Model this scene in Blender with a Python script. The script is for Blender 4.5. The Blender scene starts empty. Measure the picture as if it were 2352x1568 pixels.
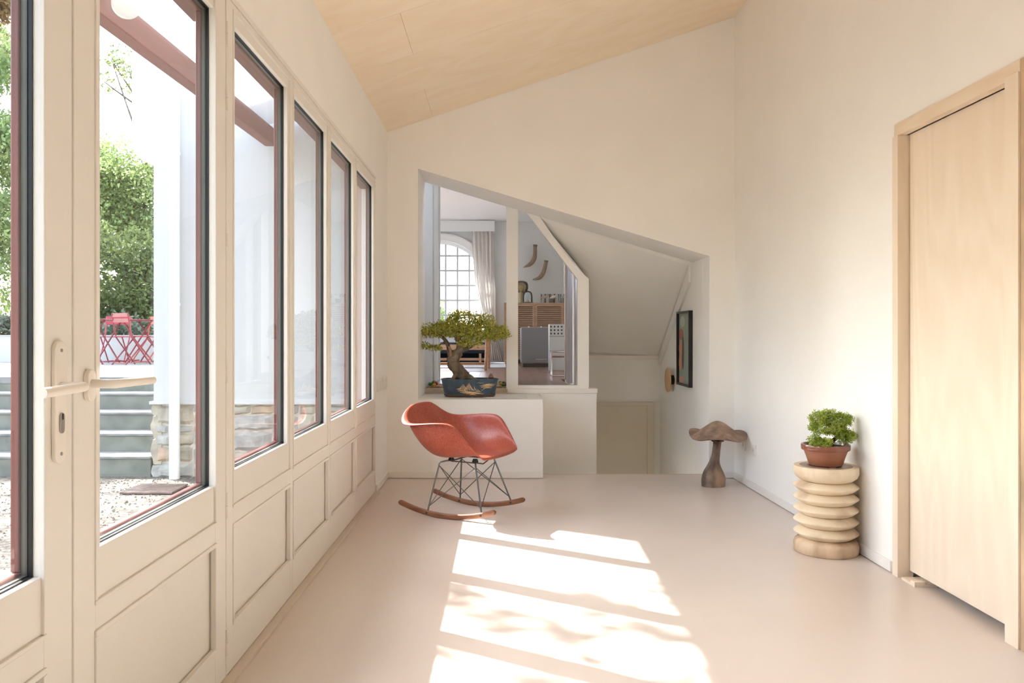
import bpy, bmesh, math, random
import numpy as np
from mathutils import Vector, Matrix, noise

# ------------------------------------------------------------------ camera, sky, sun, exposure
SC = bpy.context.scene
F = 1829.0            # focal length in pixels of the 2352 px frame
VX, VY, CH = 1152.0, 768.0, 1.13
cam = bpy.data.cameras.new('camera')
cam.sensor_width = 36.0
cam.lens = F / 2352.0 * 36.0
cam.shift_x = (1176.0 - VX) / 2352.0
cam.shift_y = -(784.0 - VY) / 2352.0
cam.clip_start = 0.05
cam.clip_end = 300
camo = bpy.data.objects.new('camera', cam)
SC.collection.objects.link(camo)
camo.location = (0, 0, CH)
camo.rotation_euler = (math.pi / 2, 0, 0)
SC.camera = camo

SUN_D = Vector((1.0, -0.618, -1.0)).normalized()     # the way the sunlight travels
w = bpy.data.worlds.new('sky')
SC.world = w
w.use_nodes = True
nt = w.node_tree
nt.nodes.clear()
sky = nt.nodes.new('ShaderNodeTexSky')
sky.sky_type = 'NISHITA'
sky.sun_disc = False
sky.sun_elevation = math.asin(-SUN_D.z)
sky.sun_rotation = math.atan2(-SUN_D.x, -SUN_D.y)
sky.air_density = 1.0
sky.dust_density = 2.0
hs = nt.nodes.new('ShaderNodeHueSaturation')
hs.inputs['Saturation'].default_value = 0.65
bg = nt.nodes.new('ShaderNodeBackground')
bg.inputs['Strength'].default_value = 0.58
wo = nt.nodes.new('ShaderNodeOutputWorld')
nt.links.new(sky.outputs[0], hs.inputs['Color'])
nt.links.new(hs.outputs[0], bg.inputs['Color'])
nt.links.new(bg.outputs[0], wo.inputs['Surface'])

sun = bpy.data.lights.new('sun', 'SUN')
sun.energy = 10.0
sun.angle = math.radians(0.53)
sun.color = (1.0, 0.96, 0.90)
suno = bpy.data.objects.new('sun', sun)
SC.collection.objects.link(suno)
suno.location = (-20, 14, 22)
suno.rotation_euler = SUN_D.to_track_quat('-Z', 'Y').to_euler()

vs = SC.view_settings
vs.view_transform = 'Standard'
vs.look = 'None'
vs.gamma = 1.0
vs.use_curve_mapping = False
vs.exposure = 1.56
SC.cycles.max_bounces = 16
SC.cycles.diffuse_bounces = 10
SC.cycles.transparent_max_bounces = 24

# ------------------------------------------------------------------ helpers
R = random.Random(4)


def P(x, y, Z):
    return Vector(((x - VX) * Z / F, Z, CH - (y - VY) * Z / F))


def lin(c):
    return tuple((v / 12.92 if v <= 0.04045 else ((v + 0.055) / 1.055) ** 2.4) for v in c)


MATS = {}


def mat(name, col, rough=0.5, metal=0.0, var=0.0, scale=8.0, stretch=(1, 1, 1), bump=0.0, bscale=60.0,
        col2=None, coat=0.0, island=0.0, trans=0.0, spec=0.5, detail=4.0, lo=0.35, hi=0.65):
    """procedural principled material; col is linear rgb; col2 is a second tone mixed in with noise"""
    if name in MATS:
        return MATS[name]
    m = bpy.data.materials.new(name)
    MATS[name] = m
    m.use_nodes = True
    t = m.node_tree
    b = t.nodes['Principled BSDF']
    b.inputs['Roughness'].default_value = rough
    b.inputs['Metallic'].default_value = metal
    b.inputs['Base Color'].default_value = (*col, 1)
    b.inputs['Specular IOR Level'].default_value = spec
    if coat:
        b.inputs['Coat Weight'].default_value = coat
        b.inputs['Coat Roughness'].default_value = 0.15
    tc = t.nodes.new('ShaderNodeTexCoord')
    mp = t.nodes.new('ShaderNodeMapping')
    mp.inputs['Scale'].default_value = stretch
    t.links.new(tc.outputs['Object'], mp.inputs['Vector'])
    out = None
    if col2 is not None or var:
        n = t.nodes.new('ShaderNodeTexNoise')
        n.inputs['Scale'].default_value = scale
        n.inputs['Detail'].default_value = detail
        t.links.new(mp.outputs[0], n.inputs['Vector'])
        r = t.nodes.new('ShaderNodeValToRGB')
        r.color_ramp.elements[0].position = lo
        r.color_ramp.elements[1].position = hi
        if col2 is None:
            col2 = tuple(min(1, c * (1 + var)) for c in col)
            col = tuple(c * (1 - var) for c in col)
        r.color_ramp.elements[0].color = (*col, 1)
        r.color_ramp.elements[1].color = (*col2, 1)
        t.links.new(n.outputs['Fac'], r.inputs['Fac'])
        out = r.outputs['Color']
    if island:
        g = t.nodes.new('ShaderNodeNewGeometry')
        h = t.nodes.new('ShaderNodeHueSaturation')
        a = t.nodes.new('ShaderNodeMath')
        a.operation = 'MULTIPLY_ADD'
        a.inputs[1].default_value = island
        a.inputs[2].default_value = 1.0 - island * 0.5
        t.links.new(g.outputs['Random Per Island'], a.inputs[0])
        t.links.new(a.outputs[0], h.inputs['Value'])
        if out is not None:
            t.links.new(out, h.inputs['Color'])
        else:
            h.inputs['Color'].default_value = (*col, 1)
        out = h.outputs['Color']
    if out is not None:
        t.links.new(out, b.inputs['Base Color'])
    if bump:
        n2 = t.nodes.new('ShaderNodeTexNoise')
        n2.inputs['Scale'].default_value = bscale
        n2.inputs['Detail'].default_value = 3
        t.links.new(mp.outputs[0], n2.inputs['Vector'])
        bp = t.nodes.new('ShaderNodeBump')
        bp.inputs['Strength'].default_value = bump
        bp.inputs['Distance'].default_value = 0.01
        t.links.new(n2.outputs['Fac'], bp.inputs['Height'])
        t.links.new(bp.outputs[0], b.inputs['Normal'])
    if trans:
        o = t.nodes['Material Output']
        tr = t.nodes.new('ShaderNodeBsdfTranslucent')
        if out is not None:
            t.links.new(out, tr.inputs['Color'])
        else:
            tr.inputs['Color'].default_value = (*col, 1)
        mx = t.nodes.new('ShaderNodeMixShader')
        mx.inputs[0].default_value = trans
        t.links.new(b.outputs[0], mx.inputs[1])
        t.links.new(tr.outputs[0], mx.inputs[2])
        t.links.new(mx.outputs[0], o.inputs['Surface'])
    return m


def glass(name, tint=(1, 1, 1), ior=1.5, gloss=1.0, rough=0.0):
    """thin clear sheet: Fresnel mix of a see-through and a mirror-like surface"""
    if name in MATS:
        return MATS[name]
    m = bpy.data.materials.new(name)
    MATS[name] = m
    m.use_nodes = True
    t = m.node_tree
    t.nodes.remove(t.nodes['Principled BSDF'])
    tr = t.nodes.new('ShaderNodeBsdfTransparent')
    tr.inputs[0].default_value = (*tint, 1)
    gl = t.nodes.new('ShaderNodeBsdfGlossy')
    gl.inputs['Roughness'].default_value = rough
    fr = t.nodes.new('ShaderNodeFresnel')
    fr.inputs[0].default_value = ior
    ml = t.nodes.new('ShaderNodeMath')
    ml.operation = 'MULTIPLY'
    ml.inputs[1].default_value = gloss
    mx = t.nodes.new('ShaderNodeMixShader')
    t.links.new(fr.outputs[0], ml.inputs[0])
    t.links.new(ml.outputs[0], mx.inputs[0])
    t.links.new(tr.outputs[0], mx.inputs[1])
    t.links.new(gl.outputs[0], mx.inputs[2])
    t.links.new(mx.outputs[0], t.nodes['Material Output'].inputs['Surface'])
    return m


def wood(name, c1, c2, axis='Z', scale=5.0, rough=0.45, dist=2.0, spec=0.4, fine=0.3):
    """plain-sawn wood: stretched noise contours plus fine fibre streaks along one axis"""
    if name in MATS:
        return MATS[name]
    m = bpy.data.materials.new(name)
    MATS[name] = m
    m.use_nodes = True
    t = m.node_tree
    b = t.nodes['Principled BSDF']
    b.inputs['Roughness'].default_value = rough
    b.inputs['Specular IOR Level'].default_value = spec
    tc = t.nodes.new('ShaderNodeTexCoord')
    mp = t.nodes.new('ShaderNodeMapping')
    s = {'X': (0.16, 1, 1), 'Y': (1, 0.16, 1), 'Z': (1, 1, 0.16)}[axis]
    mp.inputs['Scale'].default_value = s
    t.links.new(tc.outputs['Object'], mp.inputs['Vector'])
    n = t.nodes.new('ShaderNodeTexNoise')
    n.inputs['Scale'].default_value = scale
    n.inputs['Detail'].default_value = 1.5
    t.links.new(mp.outputs[0], n.inputs['Vector'])
    mu = t.nodes.new('ShaderNodeMath')
    mu.operation = 'MULTIPLY'
    mu.inputs[1].default_value = 9.0 * dist / 2
    fr = t.nodes.new('ShaderNodeMath')
    fr.operation = 'PINGPONG'
    fr.inputs[1].default_value = 0.5
    t.links.new(n.outputs['Fac'], mu.inputs[0])
    t.links.new(mu.outputs[0], fr.inputs[0])
    n2 = t.nodes.new('ShaderNodeTexNoise')
    n2.inputs['Scale'].default_value = scale * 9
    n2.inputs['Detail'].default_value = 4
    t.links.new(mp.outputs[0], n2.inputs['Vector'])
    ad = t.nodes.new('ShaderNodeMath')
    ad.operation = 'MULTIPLY_ADD'
    ad.inputs[1].default_value = fine * 2
    t.links.new(n2.outputs['Fac'], ad.inputs[0])
    t.links.new(fr.outputs[0], ad.inputs[2])
    r = t.nodes.new('ShaderNodeValToRGB')
    r.color_ramp.elements[0].position = 0.15
    r.color_ramp.elements[1].position = 0.95
    r.color_ramp.elements[0].color = (*c1, 1)
    r.color_ramp.elements[1].color = (*c2, 1)
    t.links.new(ad.outputs[0], r.inputs['Fac'])
    t.links.new(r.outputs['Color'], b.inputs['Base Color'])
    return m


COL = SC.collection


def link(o, parent=None):
    COL.objects.link(o)
    if parent is not None:
        o.parent = parent
    return o


def tag(o, label=None, cat=None, group=None, kind=None):
    if label:
        o['label'] = label
    if cat:
        o['category'] = cat
    if group:
        o['group'] = group
    if kind:
        o['kind'] = kind
    return o


def empty(name, loc=(0, 0, 0), rz=0.0, label=None, cat=None, group=None, kind=None):
    o = bpy.data.objects.new(name, None)
    o.empty_display_size = 0.1
    o.location = loc
    o.rotation_euler = (0, 0, rz)
    link(o)
    return tag(o, label, cat, group, kind)


class MB:
    """collects simple shapes; build() links them as one mesh object"""

    def __init__(s):
        s.v = []
        s.f = []

    def add(s, vs, fs):
        n = len(s.v)
        s.v += [tuple(p) for p in vs]
        s.f += [tuple(i + n for i in f) for f in fs]
        return s

    def box(s, x0, x1, y0, y1, z0, z1):
        return s.add([(x0, y0, z0), (x1, y0, z0), (x1, y1, z0), (x0, y1, z0), (x0, y0, z1), (x1, y0, z1), (x1, y1, z1), (x0, y1, z1)],
                     [(0, 3, 2, 1), (4, 5, 6, 7), (0, 1, 5, 4), (1, 2, 6, 5), (2, 3, 7, 6), (3, 0, 4, 7)])

    def quad(s, a, b, c, d):
        return s.add([a, b, c, d], [(0, 1, 2, 3)])

    def ring(s, axis, a, b, o, i):
        """rectangular frame between rect o=(u0,u1,v0,v1) and rect i, from a to b along axis ('x' or 'y')"""
        for (u0, u1, v0, v1) in ((o[0], o[1], o[2], i[2]), (o[0], o[1], i[3], o[3]), (o[0], i[0], i[2], i[3]), (i[1], o[1], i[2], i[3])):
            if axis == 'x':
                s.box(a, b, u0, u1, v0, v1)
            else:
                s.box(u0, u1, a, b, v0, v1)
        return s

    def prism(s, pts, d):
        """polygon pts (3d) extruded by vector d"""
        n = len(pts)
        d = Vector(d)
        vs = [Vector(p) for p in pts] + [Vector(p) + d for p in pts]
        fs = [tuple(range(n)), tuple(range(2 * n - 1, n - 1, -1))]
        fs += [(i, i + n, (i + 1) % n + n, (i + 1) % n) for i in range(n)]
        return s.add(vs, fs)

    def tube(s, pts, rad, n=10, cap=True):
        pts = [Vector(p) for p in pts]
        if not hasattr(rad, '__len__'):
            rad = [rad] * len(pts)
        vs, fs = [], []
        up = None
        for k, p in enumerate(pts):
            d = (pts[min(k + 1, len(pts) - 1)] - pts[max(k - 1, 0)]).normalized()
            if up is None:
                up = d.orthogonal().normalized()
            else:
                up = (up - d * up.dot(d)).normalized()
            q = d.cross(up)
            for j in range(n):
                a = 2 * math.pi * j / n
                vs.append(p + (up * math.cos(a) + q * math.sin(a)) * rad[k])
        for k in range(len(pts) - 1):
            for j in range(n):
                fs.append((k * n + j, k * n + (j + 1) % n, (k + 1) * n + (j + 1) % n, (k + 1) * n + j))
        if cap:
            fs.append(tuple(range(n - 1, -1, -1)))
            fs.append(tuple(range((len(pts) - 1) * n, len(pts) * n)))
        return s.add(vs, fs)

    def lathe(s, prof, n=32, c=(0, 0, 0), sx=1.0, sy=1.0, p=2.0, cap=True, axis='z'):
        """profile [(r,z)] turned about an axis; p > 2 makes the section a rounded oblong"""
        vs, fs = [], []
        for (r, z) in prof:
            for j in range(n):
                a = 2 * math.pi * j / n
                ca, sa = math.cos(a), math.sin(a)
                x = math.copysign(abs(ca) ** (2 / p), ca) * r * sx
                y = math.copysign(abs(sa) ** (2 / p), sa) * r * sy
                if axis == 'z':
                    vs.append((c[0] + x, c[1] + y, c[2] + z))
                elif axis == 'x':
                    vs.append((c[0] + z, c[1] + x, c[2] + y))
                else:
                    vs.append((c[0] + x, c[1] + z, c[2] - y))
        m = len(prof)
        for k in range(m - 1):
            for j in range(n):
                fs.append((k * n + j, k * n + (j + 1) % n, (k + 1) * n + (j + 1) % n, (k + 1) * n + j))
        if cap:
            fs.append(tuple(range(n - 1, -1, -1)))
            fs.append(tuple(range((m - 1) * n, m * n)))
        return s.add(vs, fs)

    def grid(s, pts, nu, nv):
        fs = [(i * nv + j, i * nv + j + 1, (i + 1) * nv + j + 1, (i + 1) * nv + j) for i in range(nu - 1) for j in range(nv - 1)]
        return s.add(pts, fs)

    def build(s, name, m, parent=None, smooth=False, bevel=0.0, off=None, angle=40, fix=True):
        me = bpy.data.meshes.new(name)
        v = s.v if off is None else [(a[0] - off[0], a[1] - off[1], a[2] - off[2]) for a in s.v]
        me.from_pydata(v, [], s.f)
        if fix:
            b = bmesh.new()
            b.from_mesh(me)
            bmesh.ops.recalc_face_normals(b, faces=b.faces)
            b.to_mesh(me)
            b.free()
        me.materials.append(m)
        if smooth:
            me.polygons.foreach_set('use_smooth', [True] * len(me.polygons))
            if angle < 180:
                me.set_sharp_from_angle(angle=math.radians(angle))
        o = bpy.data.objects.new(name, me)
        link(o, parent)
        if bevel:
            md = o.modifiers.new('bevel', 'BEVEL')
            md.width = bevel
            md.segments = 2
            md.limit_method = 'ANGLE'
        return o


def copy_part(src, parent, loc=(0, 0, 0), rot=(0, 0, 0), scale=(1, 1, 1)):
    c = src.copy()
    link(c, parent)
    c.location = loc
    c.rotation_euler = rot
    c.scale = scale
    return c


def copy_tree(o, parent=None):
    c = o.copy()
    link(c, parent)
    for ch in [k for k in COL.objects if k.parent == o]:
        copy_tree(ch, c)
    return c


def catmull(pts, n):
    """n samples of a smooth curve through pts (tuples of any length), first item of each is the parameter"""
    out = []
    for i in range(n):
        t = pts[0][0] + (pts[-1][0] - pts[0][0]) * i / (n - 1)
        k = 0
        while k < len(pts) - 2 and pts[k + 1][0] < t:
            k += 1
        p0, p1, p2, p3 = pts[max(k - 1, 0)], pts[k], pts[k + 1], pts[min(k + 2, len(pts) - 1)]
        h = p2[0] - p1[0]
        u = (t - p1[0]) / h
        r = []
        for j in range(1, len(p1)):
            m1 = (p2[j] - p0[j]) / max(p2[0] - p0[0], 1e-9) * h
            m2 = (p3[j] - p1[j]) / max(p3[0] - p1[0], 1e-9) * h
            r.append((2 * u ** 3 - 3 * u * u + 1) * p1[j] + (u ** 3 - 2 * u * u + u) * m1 + (-2 * u ** 3 + 3 * u * u) * p2[j] + (u ** 3 - u * u) * m2)
        out.append(tuple(r))
    return out


def spline3(pts, n):
    q = [(i,) + tuple(p) for i, p in enumerate(pts)]
    return catmull(q, n)


def leaves(name, blobs, m, parent, size, seed=1, ratio=0.5, shell=0.55, up=0.0, fold=True):
    """leaf cloud: blobs = (centre, radii, count); small bent diamond leaves, one joined mesh"""
    g = np.random.default_rng(seed)
    C, D = [], []
    for (c, r, n) in blobs:
        d = g.normal(size=(n, 3))
        d /= np.linalg.norm(d, axis=1)[:, None]
        rr = g.uniform(shell, 1.0, n) ** 0.7
        # clumpy outline
        ph = g.uniform(0, 6.28, 3)
        wob = 1 + 0.12 * np.sin(5 * d[:, 0] + ph[0]) + 0.12 * np.sin(6 * d[:, 1] + ph[1]) + 0.1 * np.sin(7 * d[:, 2] + ph[2])
        C.append(np.array(c)[None] + d * (rr * wob)[:, None] * np.array(r)[None])
        D.append(d)
    C = np.concatenate(C)
    D = np.concatenate(D)
    n = len(C)
    ax = g.normal(size=(n, 3)) + D * 0.9 + np.array([0, 0, up])[None]
    ax /= np.linalg.norm(ax, axis=1)[:, None]
    b = np.cross(ax, g.normal(size=(n, 3)))
    b /= np.linalg.norm(b, axis=1)[:, None]
    nn = np.cross(ax, b)
    L = size * g.uniform(0.65, 1.3, n)[:, None]
    W = L * ratio * 0.5
    V = np.stack([C, C + ax * L * 0.5 + b * W + nn * L * 0.08, C + ax * L, C + ax * L * 0.5 - b * W + nn * L * 0.08], axis=1).reshape(-1, 3)
    me = bpy.data.meshes.new(name)
    me.vertices.add(n * 4)
    me.vertices.foreach_set('co', V.ravel())
    me.loops.add(n * 4)
    me.loops.foreach_set('vertex_index', np.arange(n * 4, dtype=np.int32))
    me.polygons.add(n)
    me.polygons.foreach_set('loop_start', np.arange(0, n * 4, 4, dtype=np.int32))
    me.update(calc_edges=True)
    me.validate()
    me.materials.append(m)
    o = bpy.data.objects.new(name, me)
    link(o, parent)
    o['kind'] = 'stuff'
    return o


# ------------------------------------------------------------------ materials
PLASTER = mat('white_plaster', (0.86, 0.85, 0.825), 0.75, bump=0.03, bscale=40, var=0.012, scale=3)
CREAM = mat('cream_paint', (0.755, 0.73, 0.685), 0.42, bump=0.04, bscale=90, stretch=(1, 1, 0.2), spec=0.4)
SKIRT = mat('white_gloss_paint', (0.82, 0.80, 0.77), 0.35)
FLOORM = mat('pink_beige_resin', (0.655, 0.578, 0.525), 0.28, var=0.02, scale=1.6, bump=0.012, bscale=25)
BLACK = mat('black_rubber', (0.006, 0.007, 0.009), 0.45)
SPACER = mat('olive_grey_metal', (0.09, 0.088, 0.075), 0.4, 0.4)
REDP = mat('dark_red_paint', (0.13, 0.036, 0.03), 0.42, var=0.12, scale=12, stretch=(1, 1, 0.1))
REDBEAM = mat('red_brown_stain', (0.20, 0.075, 0.058), 0.5, var=0.15, scale=6, stretch=(1, 0.1, 1))
GLASS = glass('window_glass', (0.97, 0.985, 0.98), 1.5, 0.8)
PLY = wood('birch_plywood', (0.755, 0.635, 0.505), (0.81, 0.71, 0.59), 'Z', 3.2, 0.42, 2.6, fine=0.25)
PLYC = wood('pale_ceiling_plywood', (0.82, 0.675, 0.495), (0.87, 0.75, 0.59), 'X', 2.2, 0.5, 1.6, fine=0.45)
PLYEDGE = mat('plywood_edge', (0.50, 0.36, 0.23), 0.6, var=0.3, scale=120, stretch=(1, 0.02, 0.02))
HOUSE = mat('white_render', (0.49, 0.487, 0.48), 0.8, bump=0.05, bscale=20)

# ------------------------------------------------------------------ room shell
XL, ZB, ZR = -0.90, 6.26, 6.82         # left wall, back wall face, back of the thick wall
YN = -1.7                              # behind the camera


def XR(z):
    return 1.83 + (6.26 - z) * 0.0105


def ceil_h(x):
    return 2.7215 + (x - XL) * 0.3314


def struct(name, mb, m, label, cat, **k):
    o = mb.build(name, m, **k)
    return tag(o, label, cat, kind='structure')


# floor: an edge over the stairs at y=6.46 between the counter and the stair wall
ye = 6.46
b = MB().prism([(-1.0, YN, 0), (2.0, YN, 0), (2.0, 6.27, 0), (1.629, 6.27, 0), (1.629, ye - 0.035, 0), (0.325, ye - 0.035, 0), (0.325, 6.27, 0), (-1.0, 6.27, 0)], (0, 0, -0.08))
struct('floor', b, FLOORM, 'seamless glossy pink beige resin floor of the room', 'floor')
b = MB().box(0.327, 1.627, ye - 0.035, ye, -0.05, 0.0)
struct('trim_1', b, wood('pale_wood_nosing', (0.62, 0.47, 0.33), (0.70, 0.55, 0.41), 'X', 6), 'pale wooden nosing along the floor edge above the stairs', 'trim')

# ceiling of plywood boards
ce = empty('ceiling', (0, 0, 0), label='sloping ceiling of pale plywood boards with fine joints', cat='ceiling', kind='structure')
rows = [6.26, 5.55, 4.86, 4.24, 3.6, 2.96, 2.32, 1.6, 0.8, 0.0, -0.85, YN]
for i in range(len(rows) - 1):
    y1, y0 = rows[i] - 0.0008, rows[i + 1] + 0.0008
    cuts = [XL - 0.1, -0.54, 2.0] if i in (0, 2) else [XL - 0.1, 0.95, 2.0]
    if i in (1,):
        cuts = [XL - 0.1, 2.0]
    for k in range(len(cuts) - 1):
        x0, x1 = cuts[k] + 0.0008, cuts[k + 1] - 0.0008
        p = [(x0, y0, ceil_h(x0)), (x1, y0, ceil_h(x1)), (x1, y1, ceil_h(x1)), (x0, y1, ceil_h(x0))]
        o = MB().prism(p, (0, 0, 0.018)).build('plywood_board', PLYC, ce)
b = MB().prism([(-1.1, YN, ceil_h(-1.1) + 0.021), (2.1, YN, ceil_h(2.1) + 0.021), (2.1, 6.9, ceil_h(2.1) + 0.021), (-1.1, 6.9, ceil_h(-1.1) + 0.021)], (0, 0, 0.15))
b.build('roof_deck', mat('roof_underside', (0.4, 0.32, 0.24), 0.8), ce)

# back wall, 56 cm thick, with the trapezoid opening and the counter below its left half
OX0, OX1, CX = -0.657, 1.629, 0.325
CT = 0.62
outl = [(-0.9, -0.08), (CX, -0.08), (CX, CT), (OX0, CT), (OX0, 2.434), (1.636, 1.746), (OX1, -0.08), (2.0, -0.08), (2.0, ceil_h(2.0)), (-0.9, ceil_h(-0.9))]
b = MB().prism([(x, ZB, z) for x, z in outl], (0, ZR - ZB, 0))
wb = struct('wall_back', b, PLASTER, 'thick white back wall with trapezoid opening and solid counter below', 'wall')
tri = wb.modifiers.new('tri', 'TRIANGULATE')
b = MB().box(XL, CX, ZB - 0.012, ZB, 0.004, 0.051)
b.box(OX1 + 0.02, XR(ZB) - 0.012, ZB - 0.012, ZB, 0.004, 0.055)
struct('baseboard_back', b, SKIRT, 'low white baseboard along the back wall and counter', 'baseboard', bevel=0.002)

# right wall with the pocket door opening
DZ0, DZ1, DH = 2.93, 3.705, 2.058       # clear opening between the jambs
b = MB()
for (y0, y1, z0, z1) in ((YN, DZ0 - 0.03, -0.08, 3.75), (DZ1 + 0.03, 6.3, -0.08, 3.75), (DZ0 - 0.03, DZ1 + 0.03, DH + 0.03, 3.75)):
    b.add([(XR(y0), y0, z0), (XR(y0) + 0.16, y0, z0), (XR(y1) + 0.16, y1, z0), (XR(y1), y1, z0),
           (XR(y0), y0, z1), (XR(y0) + 0.16, y0, z1), (XR(y1) + 0.16, y1, z1), (XR(y1), y1, z1)],
          [(0, 3, 2, 1), (4, 5, 6, 7), (0, 1, 5, 4), (1, 2, 6, 5), (2, 3, 7, 6), (3, 0, 4, 7)])
struct('wall_right', b, PLASTER, 'tall white right wall with the wooden sliding door', 'wall')


def rbox(mb, y0, y1, d0, d1, z0, z1):
    """box against the right wall: d = distance from the wall face into the room"""
    return mb.add([(XR(y0) - d0, y0, z0), (XR(y0) - d1, y0, z0), (XR(y1) - d1, y1, z0), (XR(y1) - d0, y1, z0),
                   (XR(y0) - d0, y0, z1), (XR(y0) - d1, y0, z1), (XR(y1) - d1, y1, z1), (XR(y1) - d0, y1, z1)],
                  [(0, 3, 2, 1), (4, 5, 6, 7), (0, 1, 5, 4), (1, 2, 6, 5), (2, 3, 7, 6), (3, 0, 4, 7)])


b = MB()
rbox(b, DZ1 + 0.075, ZB - 0.0, 0.0, 0.012, 0.004, 0.055)
rbox(b, YN, DZ0 - 0.105, 0.0, 0.012, 0.004, 0.055)
struct('baseboard_right', b, SKIRT, 'low white baseboard along the right wall', 'baseboard', bevel=0.002)
b = MB().box(-1.0, 2.0, YN - 0.1, YN, -0.08, 3.8)
struct('wall_rear', b, PLASTER, 'white wall closing the room opposite the opening', 'wall')

# pocket door
dr = empty('door_3', (0, 0, 0), label='pale birch plywood sliding door in a birch casing, right wall', cat='door', kind='structure')
b = MB()
rbox(b, DZ1, DZ1 + 0.05, -0.06, 0.014, 0.0, DH)
b.build('jamb', PLY, dr, bevel=0.001)
b = MB()
rbox(b, DZ0 - 0.075, DZ0, -0.06, 0.014, 0.0, DH + 0.015)
b.build('jamb', PLY, dr, bevel=0.001)
b = MB()
rbox(b, DZ0 - 0.095, DZ0 - 0.0755, 0.0002, 0.006, 0.0, DH + 0.06)
b.build('plywood_edge', PLYEDGE, dr)
b = MB()
rbox(b, DZ0 - 0.0755, DZ1 + 0.045, -0.03, 0.008, DH + 0.0005, DH + 0.058)
b.build('door_head', wood('birch_plywood_across', (0.745, 0.60, 0.455), (0.80, 0.69, 0.55), 'Y', 4, 0.42, 2.4, fine=0.25), dr, bevel=0.001)
b = MB()
rbox(b, DZ0 + 0.004, DZ1 - 0.005, -0.05, -0.04, DH - 0.006, DH)
b.build('track_cover', PLY, dr)
b = MB()
rbox(b, DZ0 - 0.2, DZ1 - 0.006, -0.078, -0.040, 0.034, DH - 0.004)
b.build('door_leaf', PLY, dr, bevel=0.001)
b = MB()
rbox(b, DZ1 - 0.145, DZ1 - 0.03, -0.09, 0.012, 0.0, 0.012)
rbox(b, DZ1 - 0.145, DZ1 - 0.11, -0.036, 0.012, 0.012, 0.024)
b.build('floor_guide', PLY, dr, bevel=0.001)
b = MB()
rbox(b, DZ0 - 0.25, DZ1 + 0.3, -0.17, -0.30, -0.08, 2.4)
b.build('pocket_lining', mat('pocket_dark', (0.25, 0.24, 0.23), 0.8), dr)

# ------------------------------------------------------------------ left wall: plaster and glazed leaves
b = MB()
b.box(XL - 0.1, XL, YN, 6.56, 2.262, 2.75)
b.box(XL - 0.1, XL, 5.69, 6.56, -0.08, 2.262)
b.box(XL - 0.1, XL, YN, 0.748, -0.08, 2.262)
struct('wall_left', b, PLASTER, 'white wall above and beyond the glazed doors', 'wall')
b = MB().box(XL, XL + 0.012, 5.69, ZB - 0.012, 0.004, 0.055)
struct('baseboard_left', b, SKIRT, 'short white baseboard in the left corner', 'baseboard', bevel=0.002)
b = MB().box(XL - 0.1, XL + 0.032, YN, 5.69, -0.06, 0.012)
struct('trim_2', b, mat('threshold_paint', (0.62, 0.54, 0.46), 0.4), 'low threshold bar under the glazed doors', 'trim', bevel=0.003)
b = MB().box(XL - 0.055, XL + 0.003, YN, 5.69, 2.243, 2.262)
struct('trim_3', b, CREAM, 'cream head bar above the glazed doors', 'trim', bevel=0.002)

XO = XL - 0.055     # outer face


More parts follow.
